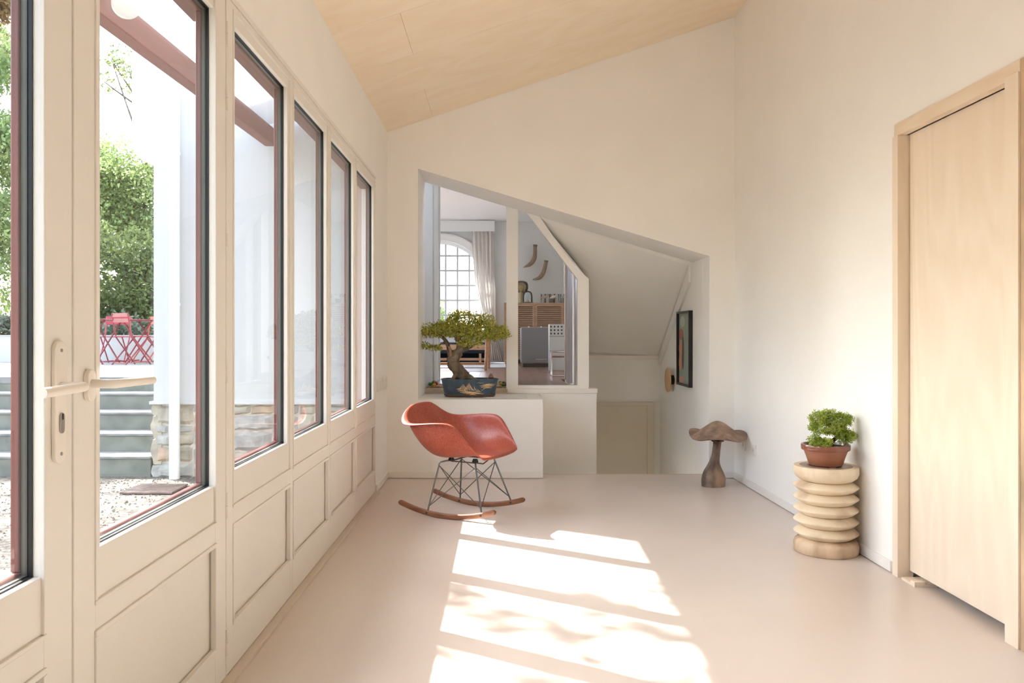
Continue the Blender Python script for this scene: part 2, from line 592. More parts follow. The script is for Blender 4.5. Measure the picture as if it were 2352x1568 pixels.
def leaf(name, z0, z1, g0, g1, hb, p0, p1, r1, gb, gt, ht, label, cat, top, mg):
    """one glazed leaf: solid panel below, glass above. mg = (near, far) width of the glass moulding"""
    e = empty(name, (0, 0, 0), label=label, cat=cat, kind='structure')
    g = 0.0015
    a0, a1 = g0 - mg[0], g1 + mg[1]
    MB().box(XO, XL, z0 + g, a0, hb, top).build('stile', CREAM, e, bevel=0.002)
    MB().box(XO, XL, a1, z1 - g, hb, top).build('stile', CREAM, e, bevel=0.002)
    MB().box(XO, XL - 0.0004, a0, a1, hb, p0).build('bottom_rail', CREAM, e, bevel=0.001)
    MB().box(XO, XL - 0.0004, a0, a1, p1, r1).build('middle_rail', CREAM, e, bevel=0.001)
    MB().box(XO, XL - 0.0004, a0, a1, ht, top).build('top_rail', CREAM, e, bevel=0.001)
    # recessed lower panel with a raised bead round it
    MB().box(XO + 0.02, XL - 0.017, a0, a1, p0, p1).build('panel', CREAM, e)
    MB().ring('x', XL - 0.012, XL + 0.005, (a0 - 0.006, a1 + 0.006, p0 - 0.006, p1 + 0.006), (a0 + 0.007, a1 - 0.007, p0 + 0.007, p1 - 0.007)).build('panel_bead', CREAM, e, bevel=0.002)
    # glass moulding and the board below it
    MB().box(XL - 0.03, XL - 0.003, a0, a1, r1, gb).build('sill_board', CREAM, e, bevel=0.001)
    m = MB().box(XL - 0.03, XL - 0.003, a0, g0, gb, ht).box(XL - 0.03, XL - 0.003, g1, a1, gb, ht).box(XL - 0.03, XL - 0.003, g0, g1, gt, ht)
    m.build('glass_moulding', CREAM, e, bevel=0.001)
    MB().ring('x', XL - 0.008, XL + 0.004, (a0 - 0.005, a1 + 0.005, r1 - 0.005, ht + 0.005), (a0 + 0.005, a1 - 0.005, r1 + 0.005, ht - 0.005)).build('glass_bead', CREAM, e, bevel=0.002)
    G = (g0 - 0.01, g1 + 0.01, gb - 0.01, gt + 0.01)

    def ins(d):
        return (g0 + d, g1 - d, gb + d, gt - d)
    MB().ring('x', XL - 0.028, XL - 0.019, G, ins(0.003)).build('gasket', BLACK, e)
    MB().ring('x', XL - 0.040, XL - 0.028, G, ins(0.005)).build('spacer_bar', SPACER, e)
    MB().ring('x', XO - 0.002, XL - 0.0405, (g0 - 0.05, g1 + 0.05, gb - 0.05, gt + 0.05), ins(0.012)).build('outer_frame', REDP, e, bevel=0.003)
    MB().box(XL - 0.105, XO - 0.0025, z0 + g, z1 - g, gt - 0.004, 2.26).build('outer_head', REDP, e)
    q = ins(-0.004)
    pm = MB()
    for x in (XL - 0.026, XL - 0.038):
        pm.quad((x, q[0], q[2]), (x, q[1], q[2]), (x, q[1], q[3]), (x, q[0], q[3]))
    pm.build('pane', GLASS, e, fix=False)
    return e


DOORH = dict(hb=0.014, p0=0.135, p1=0.468, r1=0.5355, gb=0.654, gt=2.155, ht=2.195, top=2.24)
WINH = dict(hb=0.014, p0=0.165, p1=0.49, r1=0.555, gb=0.673, gt=2.173, ht=2.214, top=2.24)
d1 = leaf('door_1', 0.75, 1.670, 0.85, 1.562, label='nearest cream glazed door leaf with long lock plate', cat='door', mg=(0.025, 0.004), **DOORH)
d2 = leaf('door_2', 1.674, 2.60, 1.791, 2.500, label='cream glazed door leaf with hinges and an oval lever rose', cat='door', mg=(0.025, 0.004), **DOORH)
wz = [(2.604, 3.43, 2.694, 3.356), (3.43, 4.16, 3.458, 4.105), (4.16, 4.90, 4.199, 4.856), (4.90, 5.688, 4.943, 5.618)]
wl = ['widest of four narrow cream windows, nearest the hinged door', 'second cream window from the hinged door', 'third cream window from the hinged door', 'last cream window, next to the light switches']
for k, (a, c, g0, g1) in enumerate(wz):
    leaf('window_%d' % (k + 1), a, c, g0, g1, label=wl[k], cat='window', mg=(0.024, 0.03) if k == 0 else (0.018, 0.02), **WINH)

# hinges on the far side of door 2
for (ya, yb) in ((50, 105), (195, 255), (510, 565), (820, 880), (1132, 1190), (1444, 1505)):
    k = 0.9 / (VX - 520)
    h1, h0 = CH - (ya - VY) * k, CH - (yb - VY) * k
    h = MB().tube([(XL + 0.002, 2.602, h0), (XL + 0.002, 2.602, (h0 + h1) / 2 - 0.001)], 0.0055, 10).tube([(XL + 0.002, 2.602, (h0 + h1) / 2 + 0.001), (XL + 0.002, 2.602, h1)], 0.0055, 10)
    h.build('hinge', CREAM, d2, smooth=True)

# lock plate and lever on door 1
HAND = mat('white_lacquer', (0.80, 0.755, 0.69), 0.32)


def capsule(zc, w, h0, h1, x0, x1):
    pts = []
    for i in range(13):
        a = math.pi * i / 12
        pts.append((x0, zc + math.cos(a) * w / 2, h1 - w / 2 + math.sin(a) * w / 2))
    for i in range(13):
        a = math.pi + math.pi * i / 12
        pts.append((x0, zc + math.cos(a) * w / 2, h0 + w / 2 + math.sin(a) * w / 2))
    return MB().prism(pts, (x1 - x0, 0, 0))


pl = capsule(1.610, 0.040, 0.870, 1.117, XL, XL + 0.010).build('lock_plate', HAND, d1, smooth=True, bevel=0.002)
for hz in (1.098, 0.889):
    s = MB().lathe([(0.0035, 0), (0.0035, 0.0015)], 12, (XL + 0.010, 1.610, hz), axis='x')
    s.build('screw', mat('steel_grey', (0.45, 0.43, 0.40), 0.3, 0.9), pl)
lk = capsule(1.610, 0.017, 0.930, 0.972, XL + 0.010, XL + 0.013)
lk.build('lock_cylinder', mat('brushed_nickel', (0.42, 0.38, 0.33), 0.35, 0.9), pl, bevel=0.001)
MB().box(XL + 0.013, XL + 0.0138, 1.6085, 1.6115, 0.958, 0.970).build('key_slot', BLACK, pl)


def lever(parent, zc, h, dirz, ln):
    xo = XL + 0.062
    pts = [(XL + 0.008, zc, h), (XL + 0.045, zc, h)]
    for i in range(1, 7):
        a = math.pi / 2 * i / 6
        pts.append((XL + 0.045 + 0.017 * math.sin(a), zc + dirz * 0.017 * (1 - math.cos(a)), h))
    pts.append((xo, zc + dirz * ln, h - 0.002))
    o = MB().tube(pts, 0.0098, 18).build('lever_handle', HAND, parent, smooth=True)
    return o


lever(d1, 1.610, 1.025, -1, 0.158)
ro = capsule(1.729, 0.034, 0.985, 1.055, XL, XL + 0.012).build('rose', HAND, d2, smooth=True, bevel=0.002)
lever(d2, 1.729, 1.023, 1, 0.182)

# ------------------------------------------------------------------ stairwell beyond the opening
b = MB().box(OX1 + 0.004, 1.80, ZR - 0.35, 8.4, -2.2, 2.2)
struct('wall_stair_right', b, PLASTER, 'white stair wall carrying the picture and lamp', 'wall')
ZS = 8.21
hS = 0.905
b = MB().box(0.66, 1.8, ZS, ZS + 0.1, -2.2, 1.2)
struct('wall_stair_back', b, PLASTER, 'low white wall at the far end of the stairs', 'wall')
b = MB()
b.box(0.70, OX1 + 0.004, ZS - 0.02, ZS, hS - 0.033, hS + 0.01)
b.box(0.70, OX1 + 0.004, ZS - 0.015, ZS, 0.438, 0.462)
struct('trim_4', b, SKIRT, 'white batten under the sloping stair ceiling', 'trim', bevel=0.003)
# sloping stair ceiling, a ruled surface
tl, tr_ = Vector((0.10, ZR - 0.002, 2.222)), Vector((OX1 + 0.03, ZR - 0.002, 1.742))
bl, br = Vector((0.60, ZS + 0.02, 0.925)), Vector((OX1 + 0.03, ZS + 0.02, 0.885))


def Sc(u, v):
    return tl.lerp(tr_, u).lerp(bl.lerp(br, u), v)


def px_of(p):
    return VX + p.x * F / p.y, VY - (p.z - CH) * F / p.y


def xb(y):          # the slanted head of the inner window and its post bound the sloping ceiling
    return 1222 if y < 487 else (1222 + (y - 487) * 118 / 145 if y < 632 else 1343)


pts, edge = [], []
for j in range(25):
    v = j / 24
    lo_, hi_ = 0.0, 0.98
    for _ in range(40):
        m_ = (lo_ + hi_) / 2
        q = px_of(Sc(m_, v))
        if q[0] < xb(q[1]):
            lo_ = m_
        else:
            hi_ = m_
    edge.append(Sc(lo_, v))
    for i in range(13):
        pts.append(Sc(lo_ + (1 - lo_) * i / 12, v))
b = MB().grid(pts, 25, 13)
k0 = len(b.v)
fr_ = [Vector((p.x * 6.895 / p.y, 6.895, CH + (p.z - CH) * 6.895 / p.y)) for p in edge]
b.add(edge + fr_, [(i, i + 1, 25 + i + 1, 25 + i) for i in range(24) if edge[i].y > 6.9 or edge[i + 1].y > 6.9])
o = struct('ceiling_stair', b, PLASTER, 'steep white ceiling sloping down over the stairs', 'ceiling', smooth=True)
sd = o.modifiers.new('s', 'SOLIDIFY')
sd.thickness = 0.012
sd.offset = 1
a, c = P(1588, 640, 6.86), P(1512, 830, 8.19)
b = MB().prism([(OX1 + 0.003, a.y, a.z - 0.03), (OX1 + 0.003, c.y, c.z - 0.045), (OX1 + 0.003, c.y, c.z + 0.045), (OX1 + 0.003, a.y, a.z + 0.12)], (-0.02, 0, 0))
struct('trim_5', b, SKIRT, 'white batten sloping down the stair wall', 'trim', bevel=0.002)
# door at the foot of the stairs
d4 = empty('door_4', (0, 0, 0), label='closed cream panel door at the foot of the stairs', cat='door', kind='structure')
SH = mat('stair_cream_paint', (0.74, 0.68, 0.575), 0.5)
MB().box(0.70, 1.50, ZS - 0.012, ZS - 0.0005, -1.6, 0.398).build('door_leaf', SH, d4)
MB().box(0.70, 1.566, ZS - 0.03, ZS - 0.0005, 0.398, 0.438).build('door_head', SH, d4, bevel=0.002)
MB().box(1.50, 1.566, ZS - 0.03, ZS - 0.0005, -1.6, 0.398).build('jamb', SH, d4, bevel=0.002)
MB().box(0.60, 0.70, ZS - 0.03, ZS - 0.0005, -1.6, 0.438).build('jamb', SH, d4, bevel=0.002)
st = empty('staircase', (0, 0, 0), label='pale wooden stairs going down behind the floor edge', cat='stairs', kind='structure')
TR = wood('stair_tread_wood', (0.60, 0.45, 0.31), (0.68, 0.53, 0.39), 'X', 6)
for k in range(7):
    MB().box(0.40, 1.627, ye + 0.002 + k * 0.21, ye + 0.212 + k * 0.21, -0.22 - 0.2 * k, -0.19 - 0.2 * k).build('tread', TR, st)
MB().box(0.35, 1.627, 7.9, 8.21, -1.66, -1.6).build('landing', TR, st)
# knee wall below the inner window, its ledge
b = MB().box(-0.9, 0.813, ZR + 0.001, ZR + 0.12, -1.7, 0.628)
struct('wall_knee', b, PLASTER, 'white knee wall under the inner window', 'wall')
b = MB().box(0.05, 0.822, ZR - 0.012, ZR + 0.13, 0.628, 0.668)
struct('trim_6', b, SKIRT, 'white ledge under the inner window', 'trim', bevel=0.003)
b = MB().box(-0.675, 0.05, ZR + 0.001, ZR + 0.09, 0.625, 0.664)
struct('trim_7', b, wood('beige_sill_wood', (0.60, 0.48, 0.36), (0.66, 0.54, 0.42), 'X', 5), 'beige wooden sill strip behind the large bonsai', 'trim')
b = MB().box(0.70, 0.78, 7.55, 8.3, -1.7, 3.04)
struct('wall_stair_left', b, PLASTER, 'white wall between stairs and living room', 'wall')

# inner window with a slanted head
w5 = empty('window_5', (0, 0, 0), label='fixed inner window with slanted head beside the stairs', cat='window', kind='structure')


def pp(x, y, dz=0.0):
    p = P(x, y, ZR)
    return (p.x, ZR + 0.01 + dz, p.z)


MB().prism([pp(1163, 470), pp(1190, 480), pp(1190, 893), pp(1163, 893)], (0, 0.07, 0)).build('post', PLASTER, w5, bevel=0.002)
MB().prism([pp(1327, 640), pp(1340, 628), pp(1353, 640), pp(1353, 893), pp(1327, 893)], (0, 0.07, 0)).build('post', PLASTER, w5, bevel=0.002)
MB().prism([pp(1206, 482), pp(1238, 494), pp(1278, 552), pp(1327, 618), pp(1341, 629), pp(1327, 641)], (0, 0.07, 0)).build('slanted_head', PLASTER, w5, bevel=0.002)
MB().prism([pp(1190, 885), pp(1327, 885), pp(1327, 893), pp(1190, 893)], (0, 0.07, 0)).build('sill', PLASTER, w5, bevel=0.001)
MB().prism([pp(1190, 470, 0.02), pp(1220, 470, 0.02), pp(1230, 495, 0.02), pp(1330, 635, 0.02), pp(1330, 890, 0.02), pp(1190, 890, 0.02)], (0, 0.006, 0)).build('pane', glass('inner_glass', (0.93, 0.93, 0.93), 1.45, 0.9), w5)

# ------------------------------------------------------------------ living room beyond
FL = 0.664
ZW = 13.6
fl = empty('floor_living', (0, 0, 0), label='red brown plank floor of the living room', cat='floor', kind='structure')
PLK = wood('red_brown_plank', (0.13, 0.065, 0.047), (0.22, 0.12, 0.09), 'Y', 6, 0.28, 2)
x = -2.57
while x < 1.05:
    wd = 0.145
    j = R.uniform(8.2, 11)
    for (a, c) in ((ZR + 0.09, j), (j, ZW)):
        xa = x + 0.001
        if x + wd > 0.70:
            a = max(a, 8.31)
        MB().box(xa, min(x + wd, 1.1) - 0.001, a + 0.001, c - 0.001, FL - 0.03, FL - R.uniform(0, 0.0012)).build('plank', PLK, fl)
    x += wd
b = MB().box(-2.6, 1.2, ZR + 0.001, 13.9, 3.05, 3.2)
GREYW = mat('pale_grey_wall', (0.66, 0.69, 0.70), 0.7)
LCEIL = mat('living_ceiling', (0.78, 0.78, 0.79), 0.7)
struct('ceiling_living', b, LCEIL, 'flat white ceiling of the living room', 'ceiling')
b = MB().box(-0.90, -0.66, ZR, 8.33, 0.6, 3.05)
struct('wall_passage', b, GREYW, 'grey white passage wall left of the large bonsai', 'wall')
b = MB()
b.ring('x', -0.66, -0.645, (7.62, 8.40, 0.664, 2.83), (7.74, 8.331, 0.6641, 2.70))
struct('trim_8', b, GREYW, 'grey white door casing on the passage wall', 'trim')
b = MB()
for (y0, y1, z0, z1) in ((6.86, 9.0, 0.3, 3.05), (12.8, ZW + 0.25, 0.3, 3.05), (9.0, 12.8, 0.3, 1.05), (9.0, 12.8, 2.95, 3.05)):
    b.box(-2.63, -2.58, y0, y1, z0, z1)
struct('wall_living_left', b, GREYW, 'pale grey left wall of the living room with an added wide window', 'wall')
w7 = empty('window_7', (0, 0, 0), label='wide unseen window added in the left wall to light the living room', cat='window', kind='structure')  # unseen window added to bring more daylight into the living room
MB().ring('x', -2.72, -2.66, (9.0, 12.8, 1.05, 2.95), (9.06, 12.74, 1.11, 2.89)).build('frame', mat('white_window_paint', (0.82, 0.83, 0.85), 0.4), w7)
for y in (10.25, 11.5):
    MB().box(-2.72, -2.66, y, y + 0.06, 1.11, 2.89).build('mullion', mat('white_window_paint', (0.82, 0.83, 0.85), 0.4), w7)
MB().quad((-2.69, 9.05, 1.1), (-2.69, 12.75, 1.1), (-2.69, 12.75, 2.9), (-2.69, 9.05, 2.9)).build('pane', GLASS, w7, fix=False)
b = MB().box(1.05, 1.2, 8.3, ZW + 0.25, 0.6, 3.2).box(0.78, 1.2, 8.28, 8.3, 0.6, 3.2)
struct('wall_living_right', b, PLASTER, 'white right wall of the living room', 'wall')

# back wall with the arched window
s13 = ZW / F
acx, acz, ar = (1010 - VX) * s13, CH - (664 - VY) * s13, 112 * s13
wz0 = CH - (758 - VY) * s13
b = MB()
y0, dy = ZW, 0.25
b.box(-2.6, acx - ar, y0, y0 + dy, 0.6, 3.05).box(acx + ar, 1.1, y0, y0 + dy, 0.6, 3.05).box(acx - ar, acx + ar, y0, y0 + dy, 0.6, wz0)
N = 24
for i in range(N):
    a0, a1 = math.pi * (1 - i / N), math.pi * (1 - (i + 1) / N)
    q = [(acx + ar * math.cos(a0), y0, acz + ar * math.sin(a0)), (acx + ar * math.cos(a1), y0, acz + ar * math.sin(a1)), (acx + ar * math.cos(a1), y0, 3.05), (acx + ar * math.cos(a0), y0, 3.05)]
    b.prism(q, (0, dy, 0))
struct('wall_living_back', b, GREYW, 'pale grey far wall of the living room with arched window', 'wall')
w6 = empty('window_6', (0, 0, 0), label='tall arched window with white glazing bars in the living room', cat='window', kind='structure')
WHITE = mat('white_window_paint', (0.82, 0.83, 0.85), 0.4)
BAR = mat('backlit_white_bar', (0.50, 0.52, 0.56), 0.4)  # white bars, their backlit darkness put into a grey base colour


def archring(r0, r1, ya, yb):
    m = MB()
    for i in range(N):
        a0, a1 = math.pi * (1 - i / N), math.pi * (1 - (i + 1) / N)
        q = [(acx + r * math.cos(t), ya, acz + r * math.sin(t)) for r, t in ((r0, a0), (r0, a1), (r1, a1), (r1, a0))]
        m.prism(q, (0, yb - ya, 0))
    for sg in (-1, 1):
        xs = sorted((acx + sg * r0, acx + sg * r1))
        m.box(xs[0], xs[1], ya, yb, wz0, acz)
    return m


archring(ar, ar + 0.09, ZW - 0.03, ZW).build('architrave', WHITE, w6, smooth=True)
archring(ar + 0.09, ar + 0.12, ZW - 0.05, ZW).build('architrave', WHITE, w6, smooth=True)
archring(ar - 0.05, ar, ZW + 0.12, ZW + 0.17).build('frame', WHITE, w6, smooth=True)
for k in range(-3, 5):
    x = (1022.5 + 27.3 * k - VX) * s13
    if abs(x - acx) < ar - 0.06:
        zt = acz + math.sqrt((ar - 0.02) ** 2 - (x - acx) ** 2)
        MB().box(x - 0.015, x + 0.015, ZW + 0.13, ZW + 0.16, wz0, zt).build('glazing_bar', BAR, w6)
for k in range(6):
    z = CH - (585.6 + 34.4 * k - VY) * s13
    hw = ar if z < acz else math.sqrt(max(ar * ar - (z - acz) ** 2, 0))
    if z > wz0 + 0.03:
        MB().box(acx - hw, acx + hw, ZW + 0.132, ZW + 0.158, z - 0.015, z + 0.015).build('glazing_bar', BAR, w6)
MB().box(acx - ar - 0.08, acx + ar + 0.08, ZW - 0.08, ZW + 0.2, wz0 - 0.04, wz0).build('sill', WHITE, w6)
pts = [(acx + (ar - 0.01) * math.cos(math.pi * i / 24), ZW + 0.145, acz + (ar - 0.01) * math.sin(math.pi * i / 24)) for i in range(25)]
b = MB()
b.add(pts + [(acx - ar, ZW + 0.145, wz0), (acx + ar, ZW + 0.145, wz0)], [tuple(range(27))])
b.build('pane', GLASS, w6, fix=False)
# pelmet and curtains
pz0, pz1 = CH - (531 - VY) * 13.3 / F, CH - (514.5 - VY) * 13.3 / F
pe = empty('pelmet', (-0.9, 13.4, pz0), label='long grey white pelmet box above the arched window', cat='pelmet')
MB().box(-2.2, (1136 - VX) * 13.3 / F, 13.3, 13.32, pz0, 3.03).build('front_board', GREYW, pe, off=pe.location)
MB().box((1133 - VX) * 13.3 / F, (1136 - VX) * 13.3 / F, 13.3205, ZW, pz0, 3.03).build('end_board', GREYW, pe, off=pe.location)
MB().box(-2.2, -0.14, 13.42, 13.44, pz0 + 0.03, pz0 + 0.05).build('curtain_rail', mat('dark_rail', (0.05, 0.05, 0.05), 0.5), pe, off=pe.location)


def curtain(name, left, right, n, m, Z, amp, folds, label, ph=0.0, dirx=True):
    """left, right: [(y px, x px)] outlines"""
    L = catmull(left, n)
    Rr = catmull([(t, v) for t, v in right], n)
    nu = 61
    pts = []
    ys = [left[0][0] + (left[-1][0] - left[0][0]) * i / (n - 1) for i in range(n)]
    base = P(right[-1][1], left[-1][0], Z)
    for i in range(n):
        for j in range(nu):
            u = j / (nu - 1)
            p = P(L[i][0] * (1 - u) + Rr[i][0] * u, ys[i], Z)
            am = amp * (0.75 + 0.4 * i / n)
            p.y += am * math.sin(2 * math.pi * folds * u + ph + 0.5 * math.sin(3 * i / n)) + am * 0.15 * math.sin(2 * math.pi * folds * 1.7 * u + 1.3 + 2.0 * i / n)
            pts.append(p - base)
    o = MB().grid(pts, n, nu).build(name, m, smooth=True, angle=180)
    o.location = base
    return tag(o, label, 'curtain')


LINEN = mat('grey_linen', (0.74, 0.715, 0.69), 0.85, var=0.04, scale=60, trans=0.15)
curtain('curtain', [(531, 1083), (600, 1087), (650, 1092), (700, 1102), (750, 1114), (790, 1125), (828, 1128)],
        [(531, 1133), (600, 1133.5), (650, 1134), (700, 1134.5), (750, 1136), (790, 1146), (828, 1156)], 40, LINEN, 13.45, 0.035, 5.5,
        'grey linen curtain hanging right of the arched window')
# timber post and second curtain on the right
tp = MB().box(0.655, 0.699, 8.18, 8.30, FL, 2.9).box(0.655, 1.04, 8.301, 8.38, 2.8, 2.9).build('door_frame', wood('brown_frame_wood', (0.16, 0.085, 0.06), (0.26, 0.15, 0.11), 'Z', 8))
tag(tp, 'brown timber frame beside the right curtain, living room', 'frame', kind=None)
cu = []
for i in range(24):
    v = i / 23
    for j in range(49):
        u = j / 48
        yy_ = 7.72 - (0.50 - 0.22 * math.sin(min(v * 1.3, 1) * math.pi / 2)) * u
        cu.append((0.655 - 0.022 * math.sin(2 * math.pi * 4.5 * u + 0.6 * v) - 0.01, yy_, 2.45 - (2.45 - FL - 0.01) * v))
bcu = Vector((0.655, 7.72, FL))
o = MB().grid([Vector(p) - bcu for p in cu], 24, 49).build('curtain', mat('lilac_linen', (0.62, 0.60, 0.64), 0.85, trans=0.2), smooth=True, angle=180)
o.location = bcu
tag(o, 'pale lilac curtain hanging behind the inner window pane', 'curtain')

# ---- slatted cabinet
zc, s = 12.92, 12.92 / F
cb = empty('cabinet', P(1228, 845, 12.92), label='light wood cabinet with two slatted doors in the living room', cat='cabinet')
CL = Vector((cb.location.x, 12.92, FL))
cb.location = CL
CAB = wood('oak_cabinet', (0.32, 0.185, 0.11), (0.42, 0.265, 0.17), 'X', 7)
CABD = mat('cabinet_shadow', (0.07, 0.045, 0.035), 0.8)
cx0, cx1, ctop = (1158 - VX) * s, (1298 - VX) * s, CH - (695 - VY) * s
MB().box(cx0, cx1, zc, ZW - 0.02, ctop - 0.025, ctop).build('top', CAB, cb, off=CL)
MB().box(cx0, cx0 + 0.025, zc, ZW - 0.02, FL, ctop - 0.025).build('side', CAB, cb, off=CL)
MB().box(cx1 - 0.025, cx1, zc, ZW - 0.02, FL, ctop - 0.025).build('side', CAB, cb, off=CL)
MB().box(cx0 + 0.025, cx1 - 0.025, zc + 0.03, zc + 0.04, FL + 0.08, ctop - 0.025).build('back', CABD, cb, off=CL)  # dark sheet close behind the slats, painting the shade inside the cabinet
MB().box(cx0 + 0.025, cx1 - 0.025, zc + 0.005, zc + 0.3, FL + 0.06, FL + 0.08).build('bottom', CAB, cb, off=CL)
mid = (1228.5 - VX) * s
slat = None
for (a, c) in ((cx0 + 0.027, mid - 0.002), (mid + 0.002, cx1 - 0.027)):
    f = MB().ring('y', zc, zc + 0.02, (a, c, FL + 0.085, ctop - 0.028), (a + 0.035, c - 0.035, FL + 0.12, ctop - 0.06)).build('door', CAB, cb, off=CL)
    z = FL + 0.125
    while z < ctop - 0.07:
        MB().box(a + 0.035, c - 0.035, zc + 0.004, zc + 0.016, z, z + 0.018).build('slat', CAB, f, off=CL)
        z += 0.0305
    kx = mid + (0.1 if a > mid else -0.1)
    MB().lathe([(0.012, 0), (0.016, -0.02), (0.0, -0.024)], 10, (kx - CL.x, zc - CL.y, 1.25 - CL.z), axis='y').build('knob', mat('pale_knob', (0.75, 0.72, 0.68), 0.3), f, smooth=True)
Zt = 13.15
st_ = Zt / F


def X13(px):
    return (px - VX) * st_


# globe lamp, cloche, jars and birds on the cabinet
CG = glass('clear_glass', (0.92, 0.95, 0.95), 1.45, 1.0, 0.02)
SG = glass('smoky_amber_glass', (0.62, 0.56, 0.42), 1.45, 1.0, 0.02)
lp = empty('table_lamp', (X13(1197), 13.2, ctop), label='amber glass dome lamp at the post end of the cabinet', cat='lamp')
MB().lathe([(0.045, 0.0), (0.045, 0.16), (0.05, 0.17), (0.05, 0.18)], 20).build('base', mat('brass_base', (0.42, 0.35, 0.22), 0.35, 0.4), lp, smooth=True)
MB().lathe([(0.05, 0.181), (0.1, 0.2), (0.12, 0.24), (0.12, 0.31), (0.1, 0.35), (0.05, 0.372), (0.002, 0.376)], 24, cap=False).build('globe', SG, lp, smooth=True)
MB().lathe([(0.012, 0.18), (0.015, 0.2), (0.04, 0.26), (0.035, 0.3), (0.002, 0.32)], 16).build('bulb', mat('pale_bulb', (0.7, 0.62, 0.42), 0.2), lp, smooth=True)
cl = empty('cloche', (X13(1211.5), 13.05, ctop), label='clear glass bell cloche on a dark base, on the cabinet', cat='cloche')
MB().lathe([(0.095, 0), (0.095, 0.012), (0.088, 0.016)], 24).build('base', mat('dark_base', (0.03, 0.028, 0.028), 0.4), cl, smooth=True)
MB().lathe([(0.08, 0.017), (0.08, 0.12), (0.07, 0.165), (0.045, 0.19), (0.012, 0.2), (0.01, 0.21), (0.001, 0.215)], 24, cap=False).build('glass_bell', CG, cl, smooth=True)
MB().lathe([(0.03, 0.017), (0.024, 0.04), (0.014, 0.055), (0.001, 0.06)], 12).build('specimen', mat('bone', (0.5, 0.45, 0.38), 0.6), cl, smooth=True)
fills = [(1247, (0.55, 0.53, 0.5), 0.05), (1257.5, (0.62, 0.6, 0.56), 0.08), (1268.5, (0.2, 0.19, 0.18), 0.09), (1279, (0.62, 0.58, 0.5), 0.08), (1291, (0.35, 0.35, 0.34), 0.08)]
jl = ['glass jar holding the left wooden bird, on the cabinet', 'glass jar of white sand second from the left', 'glass jar of dark sand in the middle of the row', 'glass jar of pale sand beside the round glass', 'rightmost glass jar at the cabinet end']
for k, (px, c, hh) in enumerate(fills):
    j = empty('glass_jar', (X13(px), 13.1, ctop), label=jl[k], cat='jar', group='jars on the slatted cabinet')
    MB().lathe([(0.034, 0.003), (0.037, 0.006), (0.037, 0.15), (0.036, 0.152)], 20, cap=False).build('glass', CG, j, smooth=True)
    MB().lathe([(0.03, 0.004), (0.032, 0.008), (0.032, hh), (0.001, hh + 0.002)], 16).build('sand', mat('sand_%d' % k, c, 0.9), j, smooth=True)
rg = empty('glass_paperweight', (X13(1286), 12.98, ctop), label='round clear glass ring ornament before the rightmost jars', cat='ornament')
pts = [(0.032 * math.cos(a), 0, 0.062 + 0.056 * math.sin(a)) for a in [2 * math.pi * i / 24 for i in range(25)]]
MB().tube(pts, 0.009, 8).build('glass_ring', CG, rg, smooth=True)


def bird(px, z0, sgn, label, m):
    e = empty('wooden_bird', (X13(px), 13.02, z0), label=label, cat='bird figurine', group='shore birds on the cabinet')
    b = MB()
    b.tube([(-0.065 * sgn, 0, 0.075), (-0.04 * sgn, 0, 0.085), (0, 0, 0.095), (0.035 * sgn, 0, 0.11), (0.045 * sgn, 0, 0.13)], [0.003, 0.016, 0.026, 0.02, 0.012], 12)
    b.build('body', m, e, smooth=True)
    MB().tube([(0.036 * sgn, 0, 0.138), (0.05 * sgn, 0, 0.142), (0.062 * sgn, 0, 0.14)], [0.008, 0.014, 0.006], 10).build('head', m, e, smooth=True)
    MB().tube([(0.06 * sgn, 0, 0.14), (0.09 * sgn, 0, 0.134)], [0.004, 0.001], 6).build('beak', mat('dark_base', (0.03, 0.03, 0.03)), e)
    MB().tube([(0, 0, 0.075), (0, 0, 0.0)], 0.003, 6).build('peg', mat('dark_base', (0.03, 0.03, 0.03)), e)
    return e


bird(1250, ctop + 0.001, 1, 'brown wooden shore bird by the leftmost jar', mat('brown_bird', (0.36, 0.25, 0.17), 0.6))
b2 = bird(1270, ctop + 0.001, 1, 'pale wooden shore bird above the dark sand jar', mat('pale_bird', (0.62, 0.55, 0.46), 0.6))
for ch in [k for k in COL.objects if k.parent == b2]:
    if ch.name.startswith('peg'):
        ch.scale = (1, 1, 1)

# horns on the wall
HORN = wood('horn_brown', (0.19, 0.125, 0.085), (0.34, 0.24, 0.165), 'Z', 9, 0.5)


def horn(pts, rad, label, m):
    c = P(pts[0][0], pts[0][1], 13.5)
    e = empty('horn', c, label=label, cat='horn', group='two horns on the living room wall')
    q = [P(a, b_, 13.5) - c for a, b_ in pts]
    q = [(*v,) for v in q]
    n = 24
    pth = spline3(q, n)
    rr = [v[0] for v in spline3([(r * 13.5 / F,) for r in rad], n)]
    MB().tube(pth, rr, 14).build('shaft', m, e, smooth=True)
    rb = MB()
    for k in (0.25, 0.5, 0.75):
        i0 = int(k * n)
    rb.tube([pth[0], tuple(np.array(pth[0]) + np.array([0.004, 0, 0.03]))], [rr[0] * 1.05, rr[0] * 1.25], 9)
    rb.build('torn_root', mat('root_brown', (0.16, 0.11, 0.08), 0.8), e)
    return e


horn([(1229, 566), (1229, 582), (1226, 596), (1217, 607), (1202, 614)], [4.2, 4.6, 5.2, 4.6, 0.8], 'upper brown curved horn with ragged root on the wall', HORN)
horn([(1254, 602), (1251, 616), (1246, 629), (1238, 638), (1223, 642)], [4.2, 4.6, 5.0, 4.4, 0.8], 'lower brown curved horn with clean end on the wall', HORN)

